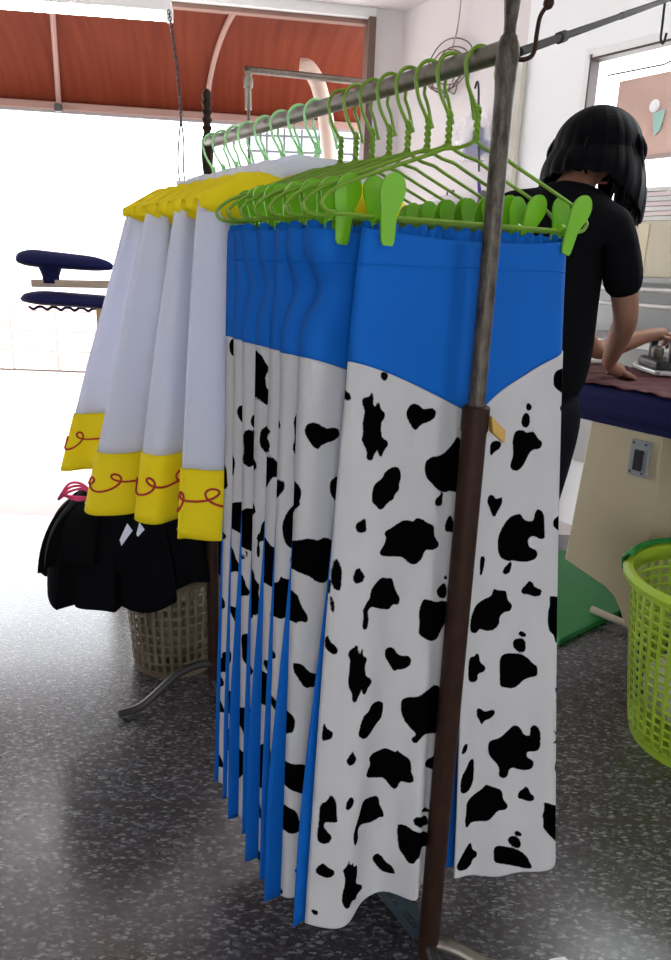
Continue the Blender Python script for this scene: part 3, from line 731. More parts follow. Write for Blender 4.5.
# ================================================================== WHITE COSTUME SHIRTS
def loopy(fn, k, amp, n=220, r_=.0024):
    pts = []
    for i in range(n):
        u = i/n
        uu = u-.062*sin(2*pi*k*u); h = amp*cos(2*pi*k*u)+.012*sin(2*pi*2*u)
        pts.append(fn(uu, h))
    m = MB(); m.tube(pts, r_, 6, closed=True); return m
def make_shirt(s, label, sleeve=None, seed=0):
    R_ = random.Random(seed)
    root = empty('costume_shirt', rp(s, 0, 0, 0), RZ, label, 'shirt', 'white costume shirts with yellow yokes')
    # body: closed flattened tube from ridge to hem
    hw = lambda z: .165+.02*sstep((1.34-z)/.5)
    def ring(z, top=False):
        pts = []
        N_ = 40
        for k in range(N_):
            a = 2*pi*k/N_; w = hw(z)*(abs(cos(a))**.8)*(1 if cos(a) > 0 else -1)
            th = .018+.008*sstep((1.3-z)/.4)
            n = th*sin(a)+.004*sin(w*60+seed)*sstep((1.3-z)/.3)
            pts.append((w, n, z))
        return pts
    m = MB(); m.grid([ring(1.315-.565*j/14) for j in range(15)], closed_u=True); m.build('shirt_body', WHITEF, root)
    # yoke: saddle over the hanger, high in the middle, falling to the shoulders
    G = []
    NW = 30; prof = [(-.024, -.075), (-.023, -.04), (-.020, -.012), (-.010, .002), (0, .006), (.010, .002), (.020, -.012), (.023, -.04), (.024, -.075)]
    for i in range(NW+1):
        w = -.24+.48*i/NW; a = abs(w)
        zt = 1.412-.10*a-.42*max(0, a-.16)
        G.append([(w, n*(1-.35*(a/.24)**3), zt+dz*(1 if a < .17 else 1-.8*(a-.17)/.07)) for n, dz in prof])
    m = MB(); m.grid(G); m.build('yoke', YEL, root, solid=.0025)
    # stand collar
    m = MB(); cg = []
    for j in range(4):
        z = 1.398+.011*j; r_ = .100+.004*j
        cg.append([(r_*cos(a)*1.05, .024*sin(a), z-.012*cos(2*a)+.004*sin(5*a+seed)) for a in [2*pi*k/24 for k in range(24)]])
    m.grid(cg, closed_u=True); m.build('collar', WHITEF, root, solid=.003)
    def sleeve_at(top, bot, hb, ht, cz, thb=.030, ph=0., front=0.):
        """top/bot centre w,z ; hb/ht half widths"""
        def S(th, v, extra=0):
            # v 0..1 shoulder..cuff end
            wc = top[0]+(bot[0]-top[0])*v; z = top[1]+(bot[1]-top[1])*v
            h = ht+(hb-ht)*v**.75; t_ = .013+(thb-.013)*v**.8
            c_, s_ = cos(th), sin(th)
            w = wc+h*(abs(c_)**.9)*(1 if c_ > 0 else -1)
            n = t_*s_*(1+.28*sin(3*th+ph*6))+.006*sin(w*45+ph*9)*(1-v*.5)+.011*v*sin(2*th+ph*11)
            ex = 1+extra/t_*.6
            return (wc+(w-wc)*(1+extra/h), n*ex-front*v, z)
        v1 = 1-cz/abs(top[1]-bot[1])
        m = MB(); m.grid([[S(2*pi*k/44, v1*j/24) for k in range(44)] for j in range(25)], closed_u=True); sl = m.build('sleeve', WHITEF, root, solid=.0015, autos=70)
        m = MB(); m.grid([[S(2*pi*k/44, v1+(1-v1)*j/8-.004*(j == 0), .0025) for k in range(44)] for j in range(9)], closed_u=True)
        cf = m.build('cuff', YEL, sl, solid=.003, autos=70)
        vm = v1+(1-v1)*.42
        def fn(u, h): return S(2*pi*u+.4+ph, vm-h/abs(top[1]-bot[1]), .0055)
        loopy(fn, 6, .014).build('embroidered_loop', RED, sl)
        m = MB(); m.tube([S(2*pi*k/44, 1-(1-v1)*.13, .0048) for k in range(44)], .0009, 5, closed=True); m.build('hem_stitch', YEL, sl)
    for a in sleeve or []: sleeve_at(*a)
    return root
# s, sleeve(top(w,z), bottom(w,z), half width bottom, top, cuff height)
SH = [
 (.50, 'white shirt with yellow loop-embroidered cuff hanging right beside the blue skirts', [((-.208, 1.352), (-.226, .725), .060, .024, .138, .036, .0, .0)]),
 (.565, 'white shirt tucked between the first and second hanging yellow cuffs', [((-.160, 1.33), (-.175, .76), .05, .03, .125, .02, .5, 0)]),
 (.640, 'white shirt whose wide yellow cuff hangs second from the blue skirts', [((-.206, 1.350), (-.262, .725), .066, .022, .140, .034, .3, .0)]),
 (.715, 'white shirt tucked between the second and third hanging yellow cuffs', [((-.160, 1.33), (-.185, .76), .05, .03, .125, .02, .1, 0)]),
 (.800, 'white shirt whose yellow cuff hangs third from the blue skirts', [((-.208, 1.350), (-.322, .700), .070, .022, .135, .034, .8, .0)]),
 (.870, 'white shirt tucked between the third and fourth hanging yellow cuffs', [((-.165, 1.33), (-.20, .76), .05, .03, .125, .02, .9, 0)]),
 (.945, 'white shirt at the far end whose yellow cuff hangs leftmost', [((-.208, 1.348), (-.352, .765), .062, .022, .130, .032, .55, .0)]),
]
po = ['first', 'second', 'third', 'fourth', 'fifth', 'sixth', 'seventh']
for i, (s, lab, sl) in enumerate(SH):
    make_shirt(s, lab, sl, seed=i)
    make_hanger('shirt_hanger', s, 0, 0, PASTEL, po[i]+' pale green hanger after the lime ones, holding a white shirt', 'pale green shirt hangers', .40)
make_hanger('shirt_hanger', 1.005, 0, 0, PASTEL, 'empty pale green hanger at the far end by the turned post', 'pale green shirt hangers', .40)
# ================================================================== BESIDE THE RACK, ON THE FLOOR
def lattice_basket(name, c, r0, r1, h, n, rows, material, label, bar=.4, handles=False, split=None, rz=0):
    t = empty(name, c, rz, label, 'basket')
    def rad(z): return r0+(r1-r0)*(z/h)**.8
    m = MB()
    # vertical slats
    N_ = n*2
    def P(a, z): r_ = rad(z); return (r_*cos(a), r_*sin(a), z)
    zs = [h*.06+(h*.86)*j/24 for j in range(25)]
    for i in range(n):
        a0 = 2*pi*i/n; a1 = a0+2*pi/n*bar
        m.grid([[P(a0, z), P(a1, z)] for z in zs])
    for j in range(rows+1):
        z = h*.06+h*.86*j/rows; dz = h*.86/rows*.16
        m.grid([[P(2*pi*k/N_, z-dz) for k in range(N_)], [P(2*pi*k/N_, z+dz) for k in range(N_)]], closed_u=True)
    m.build('basket_wall', material, t, solid=.0028)
    m = MB(); m.lathe([(r0*.9, 0), (r0, .0), (rad(h*.07), h*.07)], (0, 0, 0), 48); m.build('basket_base', material, t, solid=0)
    m = MB(); rr = r1
    G = [[((rr+x)*cos(a), (rr+x)*sin(a), h*.92+z) for a in [2*pi*k/64 for k in range(64)]] for x, z in ((-.004, 0), (-.002, h*.08), (.010, h*.085), (.020, h*.06), (.018, h*.035), (.004, h*.03))]
    m.grid(G, closed_u=True); m.build('rim', material, t, solid=.003)
    return t
LIMEB = mat('lime_basket_plastic', (.42, .60, .04), .35, trans=.2)
GREENH = mat('green_handle_plastic', (.01, .20, .03), .4)
gb = lattice_basket('laundry_basket', (1.062, 1.812, 0), .195, .255, .49, 46, 16, LIMEB, 'lime green lattice plastic laundry basket at the right edge', .38)
for s in (0, 1):
    m = MB(); a0 = radians(128+180*s)
    m.grid([[((.255+x)*cos(a0+k*.09), (.255+x)*sin(a0+k*.09), z-.008) for k in range(-5, 6)] for x, z in ((.006, .455), (.022, .47), (.026, .50), (.010, .515), (-.004, .51))])
    m.build('handle', GREENH, gb, solid=.004)
rr = random.Random(3)
def crumple(name, material, c, size, seed, label, cat, n=26, amp=.25, flat=.0, group=None):
    r_ = random.Random(seed); ph = [[r_.uniform(0, 6.28) for _ in range(3)] for _ in range(5)]
    m = MB(); G = []
    for j in range(n+1):
        th = pi*j/n; row = []
        for i in range(2*n):
            a = 2*pi*i/(2*n); x, y, z = sin(th)*cos(a), sin(th)*sin(a), cos(th)
            k_ = 1
            for q in range(5): k_ += amp/(q+1.5)*sin((2+q*1.6)*x*1.6+ph[q][0])*sin((2+q*1.6)*y*1.6+ph[q][1])*cos((1+q)*z*1.5+ph[q][2])
            z2 = z*k_*size[2]/2
            row.append((x*k_*size[0]/2, y*k_*size[1]/2, max(z2, -size[2]*.42)+size[2]*.42))
        G.append(row)
    m.grid(G, closed_u=True); o = m.build(name, material); o.location = c; tag(o, label, cat, group); return o
CLOTHW = mat('cream_cloth', (.66, .62, .50), .8, noise=.1, nscale=8, bump=.3, bscale=60)
crumple('folded_cloth', CLOTHW, (1.062, 1.812, .036), (.32, .32, .24), 4, 'crumpled cream cloth lying in the lime laundry basket', 'cloth')

BKB = mat('beige_wire_basket', (.15, .115, .07), .5)
lattice_basket('wire_basket', (-.50, 2.155, 0), .130, .15, .33, 34, 9, BKB, 'beige lattice basket on the floor under the black skirts', .5)
crumple('folded_cloth', mat('tan_cloth', (.20, .16, .10), .8, noise=.15, nscale=8), (-.50, 2.155, .022), (.235, .235, .26), 9, 'tan cloth filling the beige lattice basket', 'cloth', amp=.08)

# black pleated skirts heaped on the basket
def black_heap(c, R0, rot, seed, ztop, zlow, label, pleats, sx=1., sy=1., tilt=(0, 0)):
    r_ = random.Random(seed); n = 180; G = []
    ph = [r_.uniform(0, 6.28) for _ in range(6)]
    for j in range(27):
        v = j/26; row = []
        for i in range(n):
            a = 2*pi*i/n
            saw = ((a*pleats/(2*pi)+.12*sin(3*a+ph[0])) % 1)
            pl = (saw**.6-.5)*.030*v**1.4*2
            rim = R0*(1+.10*sin(2*a+ph[1])+.07*sin(5*a+ph[2]))
            rad_ = .03+(rim+pl-.03)*(sin(v*pi/2)**.8)
            drop = (ztop-zlow)*(v**2.1)*(1+.10*sin(3*a+ph[3])+.05*sin(7*a+ph[4]))
            z = ztop-drop+.010*sin(a*4+v*5+ph[5])*(1-v)
            x = rad_*cos(a)*sx; y = rad_*sin(a)*sy
            row.append((x, y, z+tilt[0]*x+tilt[1]*y))
        G.append(row)
    m = MB(); m.grid(G, closed_u=True); o = m.build('pleated_skirt', BLACKC, solid=.003, autos=25); o.location = c; o.rotation_euler = (0, 0, rot)
    return tag(o, label, 'skirt', None)
black_heap((-.575, 1.985, 0), .225, .3, 2, .63, .365, 'black pleated skirt heaped over the beige basket, lower layer', 11, 1.08, .85, (-.06, 0))
black_heap((-.600, 1.95, 0), .180, .9, 7, .645, .47, 'black pleated skirt lying on top of the heap, under the yellow cuffs', 8, 1.0, .85, (.0, 0))
PINK = mat('hot_pink_ribbon', (.80, .05, .18), .5)
m = MB()
for k in range(3):
    m.tube(bez([(0, 0, 0), (.03, .0, .022+.01*k), (.065, 0, .03+.006*k), (.085, 0, .012), (.05, 0, .004*k), (.012, 0, .012)], 5), .0035, 6, closed=False)
o = m.build('pink_ribbon', PINK); o.location = (-.70, 1.78, .655); tag(o, 'loops of hot pink ribbon on top of the black skirts', 'ribbon')
for i, (x, y, z, l) in enumerate(((-.505, 1.70, .625, 'left'), (-.478, 1.71, .625, 'right'))):
    m = MB(); m.prism([(0, 0, 0), (-.020+.012*i, 0, -.042+.012*i), (-.016+.012*i, 0, -.058+.022*i), (.012, 0, -.018)], (0, 0, 0), (0, .004, 0))
    o = m.build('white_ribbon', WHITEF, smooth=False); o.location = (x, y, z)
    tag(o, ['longer white ribbon end hanging over the black skirts below the yellow cuffs', 'shorter white ribbon end just right of the longer one, over the black skirts'][i], 'ribbon', None)

# ================================================================== IRONING TABLE AND WORKER
AW = Vector((.829, .559, 0)); T0 = Vector((.81, 2.4, 0)); TZ = atan2(wd.y, wd.x)
def T(t, z, o): return T0+wd*t+AW*o+Vector((0, 0, z))
tb = empty('ironing_table', T(0, 0, 0), TZ, 'beige vacuum ironing table with a thick navy padded top', 'ironing table')
# local x along wd, y along AW (wd rotated +90)
m = MB()
out = [(-.55, .0), (1.0, .0), (1.0, .60), (-.55, .60)]
m.box((.225, .30, .855), (1.55, .60, .10)); m.build('padded_top', NAVY, tb, bevel=.03)
m = MB(); m.box((.225, .30, .800), (1.50, .56, .03)); m.build('skirt_band', NAVY, tb, smooth=False, bevel=.01)
prof = [(.035, .79), (.0, .27), (.16, .245), (.205, .22), (.235, .17), (.255, .0), (.40, .0), (.33, .79)]
prof = [(.005, .79), (-.03, .28), (.145, .245), (.185, .225), (.212, .19), (.235, .15), (.30, .14), (.265, .79)]
m = MB(); m.prism([(x, .03, z) for x, z in prof], (0, 0, 0), (0, .44, 0)); m.build('cabinet', BEIGE, tb, smooth=False, bevel=.006)
m = MB(); m.box((.60, .42, .395), (.70, .20, .79)); m.build('cabinet_side', BEIGE, tb, smooth=False, bevel=.006)
m = MB(); m.box((.205, .024, .705), (.066, .014, .115)); sw = m.build('switch_box', mat('grey_switch_plate', (.26, .27, .28), .4), tb, smooth=False, bevel=.004)
m = MB(); m.box((.207, .014, .70), (.030, .008, .065)); m.build('switch_button', PBLACK, sw, smooth=False, bevel=.002)
m = MB()
for x in (.17, .24):
    for z in (.66, .752): m.lathe([(.004, 0), (.003, .002)], (x*.6+.08, .017, z), 8, axis=(0, -1, 0))
m.build('switch_screws', DSTEEL, sw)
# red cloth on top
m = MB(); G = []
for j in range(31):
    v = j/30; row = []
    for i in range(61):
        u = i/60; x = -.52+1.1*u+.01*sin(v*9); y = .006+.50*v+.010*sin(u*14)+.006*sin(u*33)
        row.append((x, y, .9085+.0028*sin(u*95+v*8)+.0025*sin(u*40-v*22)+.003))
    G.append(row)
m.grid(G); rc = m.build('red_cloth', mat('maroon_cloth', (.07, .011, .014), .85, noise=.5, nscale=45, bump=.6, bscale=120), solid=.002)
rc.location = T(0, 0, 0); rc.rotation_euler = (0, 0, TZ); tag(rc, 'maroon wrinkled cloth spread on the navy ironing table', 'cloth')
# white folded piece behind the hand
m = MB(); m.box((0, 0, .012), (.16, .12, .024)); o = m.build('folded_cloth', PAINTW, bevel=.008); o.location = T(-.40, .914, .44); o.rotation_euler = (0, 0, TZ); tag(o, 'small folded white cloth at the back of the ironing table', 'cloth')
# iron
ir = empty('steam_iron', T(-.085, .918, .49), TZ+radians(145), 'silver steam iron with a black and teal handle on the maroon cloth', 'iron')
def sole(z0, z1, k, zs=1):
    pts = [(.16, 0), (.13, .028), (.07, .055), (-.02, .062), (-.13, .060), (-.14, .045)]
    pts = [(x*k, y*k) for x, y in pts]; full = pts+[(x, -y) for x, y in pts[::-1][:-1]]
    return [(x, y, z0) for x, y in full]
m = MB(); m.prism(sole(0, 0, 1.12), (0, 0, 0), (0, 0, .016)); m.build('sole_plate', mat('polished_aluminium', (.62, .62, .60), .3, metal=.7), ir, smooth=False, bevel=.004)
m = MB(); m.prism(sole(.016, 0, .90), (0, 0, 0), (0, 0, .028)); m.build('body', PBLACK, ir, smooth=False, bevel=.008)
m = MB(); m.tube(bez([(-.11, 0, .04), (-.11, 0, .10), (-.06, 0, .125), (.02, 0, .125), (.06, 0, .10), (.07, 0, .04)], 6), .014, 12); m.build('handle', PBLACK, ir)
m = MB(); m.tube(bez([(-.11, 0, .10), (-.13, 0, .16), (-.13, 0, .20), (-.17, .0, .16), (-.20, .0, .05)], 8), .010, 10); m.build('steam_hose', mat('teal_hose', (.10, .36, .38), .4), ir)
m = MB(); m.lathe([(.018, 0), (.022, .01), (.022, .035), (.012, .045)], (.02, 0, .044), 14); m.build('knob', STEEL, ir)

# green mat and pipe under the table
m = MB()
gm = [(.80, 2.33), (1.12, 2.60), (1.26, 3.00), (1.06, 3.22), (.70, 2.95)]
m.prism([(x, y, .0) for x, y in gm], (0, 0, 0), (0, 0, .022)); o = m.build('green_mat', mat('green_mat', (.01, .17, .035), .5, noise=.2, nscale=8), smooth=False, bevel=.005)
tag(o, 'green plastic mat on the floor under the ironing table', 'mat')
pp = empty('floor_pipe', (1.04, 2.42, 0), 0, 'short cream pipe with dark joint lying by the green mat', 'pipe')
m = MB(); m.tube([(-.06, .13, .040), (.06, .02, .026)], .014, 12); m.build('pipe', mat('cream_pipe', (.60, .52, .40), .4), pp)
m = MB(); m.tube([(.06, .02, .026), (.11, -.04, .026), (.15, -.05, .026)], .021, 12); m.build('joint', DSTEEL, pp)

# ---- the worker
wk = empty('person', (.56, 2.10, 0), 0, 'person in a black t-shirt with a black bob, bending over the ironing table', 'person')
def skin_obj(name, material, verts, edges, radii, parent, roots=(0,), sub=2):
    me = bpy.data.meshes.new(name); me.from_pydata([Vector(v)-Vector(parent.location) for v in verts], edges, []); me.materials.append(material)
    o = bpy.data.objects.new(name, me); COL.objects.link(o); o.parent = parent
    md = o.modifiers.new('skin', 'SKIN'); md.use_smooth_shade = True; md.branch_smoothing = .6
    sv = me.skin_vertices[0].data
    for i, r_ in enumerate(radii):
        sv[i].radius = (r_, r_) if not isinstance(r_, tuple) else r_
        sv[i].use_root = i in roots
    sb_ = o.modifiers.new('sub', 'SUBSURF'); sb_.levels = sub; sb_.render_levels = sub
    return o
J = dict(pel=(.565, 2.16, .97), sp1=(.605, 2.19, 1.06), ch=(.60, 2.195, 1.26), ub=(.615, 2.195, 1.405), nk=(.635, 2.21, 1.485), n2=(.665, 2.24, 1.53), hd=(.715, 2.285, 1.575), ht=(.725, 2.295, 1.64),
         sR=(.735, 2.12, 1.395), eR=(.815, 2.17, 1.13), wR=(.895, 2.49, .965), sL=(.435, 2.27, 1.415), eL=(.90, 2.64, .985), wL=(1.085, 2.64, 1.055),
         hR=(.625, 2.13, .84), kR=(.585, 2.13, .48), aR=(.52, 2.02, .09), tR=(.60, 2.10, .035), hL=(.53, 2.25, .86), kL=(.55, 2.28, .48), aL=(.51, 2.24, .09), tL=(.59, 2.32, .035))
V = lambda k: Vector(J[k])
# body (one continuous mesh)
vs = [J['pel'], J['sp1'], J['ch'], J['ub'], J['nk'], J['n2'], J['hd'], J['ht'], J['sR'], V('sR').lerp(V('eR'), .5), J['eR'], V('eR').lerp(V('wR'), .35), J['wR'],
      J['sL'], V('sL').lerp(V('eL'), .5), J['eL'], V('eL').lerp(V('wL'), .35), J['wL'], J['hR'], J['kR'], J['aR'], J['hL'], J['kL'], J['aL']]
rad = [.115, .105, .115, .085, .048, .05, .078, .062, .050, .043, .037, .038, .024, .050, .042, .036, .037, .024, .08, .052, .034, .08, .052, .034]
ed = [(0, 1), (1, 2), (2, 3), (3, 4), (4, 5), (5, 6), (6, 7), (3, 8), (8, 9), (9, 10), (10, 11), (11, 12), (3, 13), (13, 14), (14, 15), (15, 16), (16, 17), (0, 18), (18, 19), (19, 20), (0, 21), (21, 22), (22, 23)]
# palms and fingers, continued in the same mesh
def add_hand(wi, dirv, side, upv, curl, thumb_sign, sp=.016):
    d_ = Vector(dirv).normalized(); s_ = Vector(side).normalized(); u_ = Vector(upv).normalized(); w_ = Vector(vs[wi])
    p1 = w_+d_*.045; vs.append(p1); rad.append(.026); ed.append((wi, len(vs)-1))
    p2 = w_+d_*.078; vs.append(p2); rad.append(.024); pi_ = len(vs)-1; ed.append((pi_-1, pi_))
    roots = []
    for k, (ln, off) in enumerate(((.062, 1.4), (.070, .5), (.066, -.45), (.052, -1.35))):
        b = len(vs); q = w_+d_*.055+s_*off*sp*.75; vs.append(q); rad.append(.009); roots.append(b)
        pos = w_+d_*.088+s_*off*sp; cur = 0
        vs.append(pos); rad.append(.0095)
        for j, f_ in enumerate((.42, .33, .25)):
            cur += curl[j]; dd = d_*cos(cur)-u_*sin(cur); pos = pos+dd*ln*f_; vs.append(pos); rad.append(.0085-.0008*j)
        for j in range(4): ed.append((b+j, b+j+1))
    b = len(vs); roots.append(b); q = w_+d_*.03+s_*thumb_sign*.012; vs.append(q); rad.append(.011)
    for f_, g_ in ((.032, .034), (.052, .062), (.062, .082)):
        vs.append(w_+d_*(f_+.012)+s_*thumb_sign*g_*.72-u_*.010); rad.append(.0095)
    for j in range(3): ed.append((b+j, b+j+1))
    return roots
hr = add_hand(12, (.80, .38, -.42), (-.42, .9, .0), (.35, .15, .9), (-.1, .25, .3), 1.)
hl = add_hand(17, (.85, .45, .02), (-.45, .85, .1), (0, -.1, 1), (.7, .9, .7), -1.)
skin_obj('body', SKIN, vs, ed, rad, wk, roots=[0]+hr+hl)
# t-shirt
vs2 = [V('pel')+Vector((.01, -.005, -.13)), J['sp1'], J['ch'], V('ub')+Vector((0, 0, -.015)), V('nk')+Vector((-.006, -.004, .018)), V('sR')+Vector((0, 0, -.01)), V('sR').lerp(V('eR'), .45), V('sR').lerp(V('eR'), .80), V('sL'), V('sL').lerp(V('eL'), .45), V('sL').lerp(V('eL'), .78)]
skin_obj('t_shirt', BLACKC, vs2, [(0, 1), (1, 2), (2, 3), (3, 4), (3, 5), (5, 6), (6, 7), (3, 8), (8, 9), (9, 10)], [.140, .142, .156, .122, .058, .066, .062, .058, .068, .062, .056], wk)
vs3 = [V('pel')+Vector((0, 0, .02)), J['hR'], V('hR').lerp(V('kR'), .5), J['kR'], V('aR')+Vector((0, 0, .03)), J['hL'], V('hL').lerp(V('kL'), .5), J['kL'], V('aL')+Vector((0, 0, .03))]
skin_obj('trousers', mat('black_trousers', (.006, .006, .010), .9, spec=.1), vs3, [(0, 1), (1, 2), (2, 3), (3, 4), (0, 5), (5, 6), (6, 7), (7, 8)], [.105, .095, .085, .070, .062, .095, .085, .070, .062], wk)
for s in 'RL':
    a_, t_ = V('a'+s), V('t'+s); dirv = (t_-a_); dirv.z = 0; dirv.normalize(); sd_ = Vector((-dirv.y, dirv.x, 0))
    m = MB(); G = []
    for i in range(15):
        u = i/14; x = -.055+.24*u; wdt = .042*(min(1, u/.12)**.5)*(min(1, (1-u)/.25)**.5)+.004; hh = .075-.045*sstep((u-.25)/.5)
        c_ = Vector((a_.x, a_.y, 0))+dirv*x-wk.location
        G.append([c_+sd_*wdt*cos(2*pi*k/16)+Vector((0, 0, hh*.5+hh*.5*sin(2*pi*k/16))) for k in range(16)])
    m.grid(G, closed_u=True); m.build('shoe', PBLACK, wk)
# face: nose, ears and eyes on the far side of the head
H0 = V('hd')-wk.location; FD = Vector((.52, .78, -.36)).normalized(); SD = Vector((.835, -.55, 0)).normalized(); UD = SD.cross(FD)*1
if UD.z < 0: UD = -UD
m = MB(); m.lathe([(.004, .0), (.012, .006), (.010, .03), (.004, .05)], H0+FD*.066-UD*.025, 10, axis=UD-FD*.25); m.build('nose', SKIN, wk)
for s in (-1, 1):
    m = MB(); m.lathe([(.001, -.009), (.008, -.006), (.0105, 0), (.008, .006), (.001, .009)], H0+FD*.074+SD*.03*s, 12, axis=FD); m.build('eye', PAINTW, wk)
    m = MB(); m.lathe([(.004, -.022), (.014, -.012), (.016, .006), (.010, .022)], H0+SD*.078*s-FD*.005-UD*.015, 10, axis=UD); m.build('ear', SKIN, wk)
m = MB(); m.tube([H0+FD*.058-UD*.050+SD*.022*q+UD*-.002*abs(q) for q in (-1, -.5, 0, .5, 1)], .0045, 6); m.build('mouth', mat('lips', (.32, .10, .08), .5), wk)
# bob: a cap with a flaring curtain, open towards the face, plus loose locks
m = MB(); G = []
HC = H0+Vector((-.012, -.012, .012))
LEAN = Vector((.13, .10, 0))
NA = 84
rh = random.Random(11)
jit = [rh.uniform(-1, 1) for _ in range(NA)]
for j in range(30):
    v = j/29; row = []
    for i in range(NA):
        a = 2*pi*i/NA
        dv = Vector((cos(a), sin(a), 0)); face = max(0, dv.dot(Vector((.55, .835, 0))))
        nape = max(0, -dv.dot(Vector((.55, .835, 0))))
        length = .120-.050*nape+.030*face**.5+.055*max(0, dv.x)
        if v < .5:
            th = v/.5*pi/2; r_ = .122*sin(th)**1.05; z = .115*cos(th)
        else:
            q = (v-.5)/.5; r_ = .122+.028*sin(q*pi*.6)-.004*q*q*(1+nape); z = -length*q
        strand = 1+.010*sin(a*21+jit[i]*.8)*min(1, v*2)+.012*jit[i]*max(0, v-.5)*2
        tilt_ = LEAN*(-z*.9 if z < 0 else -z*.25)*1.0
        sx_ = 1.0
        p = HC+dv*r_*strand+Vector((0, 0, z+.004*jit[i]*max(0, v-.8)*5))
        if z < 0: p += Vector((-.10*nape*(-z)*1.2, -.08*nape*(-z), 0))
        row.append(p)
    G.append(row)
# leave out a gap over the face
b = MB()
for j in range(29):
    for i in range(NA):
        a = 2*pi*(i+.5)/NA; dv = Vector((cos(a), sin(a), 0))
        if j > 13 and dv.dot(Vector((.55, .835, 0))) > .945: continue
        k = (i+1) % NA
        b.add([G[j][i], G[j][k], G[j+1][k], G[j+1][i]], [(0, 1, 2, 3)])
for i in range(110):
    a = radians(rh.uniform(-60, 25)) if i < 66 else radians(rh.uniform(10, 75)) if i > 79 else radians(rh.uniform(150, 330))
    dv = Vector((cos(a), sin(a), 0)); st = HC+dv*(rh.uniform(.06, .118) if i < 66 else rh.uniform(.095, .118) if i > 79 else .112)+Vector((0, 0, rh.uniform(-.03, .03)))
    ln = rh.uniform(.12, .17) if i > 79 else rh.uniform(.11, .20) if i < 66 else rh.uniform(.08, .10)
    sw_ = Vector((.05, .03, 0))*rh.uniform(0, 1) if i < 66 else dv*.0
    pts = bez([st, st+dv*.016+Vector((0, 0, -ln*.35)), st+dv*.014+sw_*.5+Vector((0, 0, -ln*.7)), st+sw_+Vector((0, 0, -ln))], 4)
    b.tube(pts, [.0085*(1-(q/(len(pts)-1))**2)+.0008 for q in range(len(pts))], 6)
b.build('hair', HAIR, wk, solid=0, recalc=False, autos=180)

# ================================================================== BY THE RIGHT WALL
def wobj(o, s, z, off):
    o.location = W(s, z, off); o.rotation_euler = (0, 0, TZ); return o
# in W-local frames: x along the wall towards the camera, -y into the room
# window: paper poster behind the lower right part
m = MB(); m.box((0, 0, 0), (.52, .004, .34)); m.build
po_ = empty('window_poster', W(1.83, 1.925, -.015), TZ, 'faded brown poster taped in the window above the worker', 'poster')
mp_ = mat('faded_brown_paper', (.56, .37, .31), .7, noise=.25, nscale=5)
m = MB(); m.box((.01, 0, -.008), (.50, .004, .33)); m.build('paper', mp_, po_, smooth=False)
m = MB(); m.box((.01, -.004, -.175), (.50, .004, .02)); m.build('paper_edge', mat('grey_brown_strip', (.35, .27, .25), .6), po_, smooth=False)
m = MB(); m.lathe([(.001, -.004), (.022, -.003), (.026, 0), (.02, .004), (.001, .005)], (-.04, -.006, .03), 18, axis=(0, -1, 0)); m.build('white_rosette', PAINTW, po_)
m = MB(); m.prism([(-.04, -.006, .0), (.015, -.006, .01), (.005, -.006, -.07), (-.02, -.006, -.09)], (0, 0, 0), (0, -.004, 0)); m.build('teal_patch', mat('teal_paper', (.30, .52, .46), .6), po_, smooth=False)
m = MB(); m.tube([(-.3, -.01, .19), (-.02, -.012, .185), (.15, -.012, .225), (.3, -.012, .235)], .004, 6); m.build('string', DSTEEL, po_)
# steel shelf by the wall under the window
sh = empty('steel_shelf', W(2.25, 0, .22), TZ, 'grey steel shelf standing under the window behind the ironing table', 'shelf')
GST = mat('grey_shelf_steel', (.34, .34, .33), .4, metal=.2)
for z in (.985, 1.235):
    m = MB(); m.box((0, 0, z), (1.5, .40, .022)); m.build('shelf_board', PAINTW if z < 1 else GST, sh, smooth=False, bevel=.003)
for x in (-.745, .745):
    for y in (-.19, .19):
        m = MB(); m.box((x, y, .65), (.03, .03, 1.3)); m.build('post', GST, sh, smooth=False)
m = MB(); m.box((0, .19, .80), (1.5, .006, .9)); m.build('back_sheet', GST, sh, smooth=False)
for z in (1.14, 1.20): 
    m = MB(); m.tube([(-.745, -.20, z), (.745, -.20, z)], .009, 8); m.build('rail', mat('bright_rail', (.66, .66, .65), .3, metal=.5), sh)
bx_ = empty('cardboard_box', W(2.04, 1.246, .22), TZ, 'pale beige box with a red heart outline on the steel shelf', 'box')
m = MB(); m.box((.10, 0, .105), (.50, .30, .21)); m.build('carton', mat('beige_carton', (.62, .56, .42), .7, noise=.06, nscale=5), bx_, smooth=False, bevel=.004)
m = MB(); hp = []
for k in range(24):
    a = 2*pi*k/24; hp.append((-.10+.0016*16*sin(a)**3, -.153, .105+.0016*(13*cos(a)-5*cos(2*a)-2*cos(3*a)-cos(4*a))))
m.tube(hp, .0022, 5, closed=True); m.build('heart_outline', mat('red_ink', (.55, .04, .03), .6), bx_)
m = MB(); m.box((.05, -.1505, .105), (.05, .003, .19)); m.build('packing_tape', mat('tape', (.70, .62, .42), .3), bx_, smooth=False)
# pile of white goods on the box, in front of the window
m = MB()
st_ = empty('paper_stack', W(2.04, 1.457, .22), TZ, 'stack of white papers and packets on the beige box by the window', 'papers')
for i in range(7):
    m = MB(); m.box((.08+.012*(-1)**i, 0, .009+i*.018), (.44-.01*i, .26, .016), Matrix.Rotation(.05*(-1)**i, 3, 'Z'))
    m.build('packet', [PAINTW, mat('pale_pink_paper%d' % i, (.78, .66, .66), .7)][i % 2], st_, smooth=False, bevel=.002)

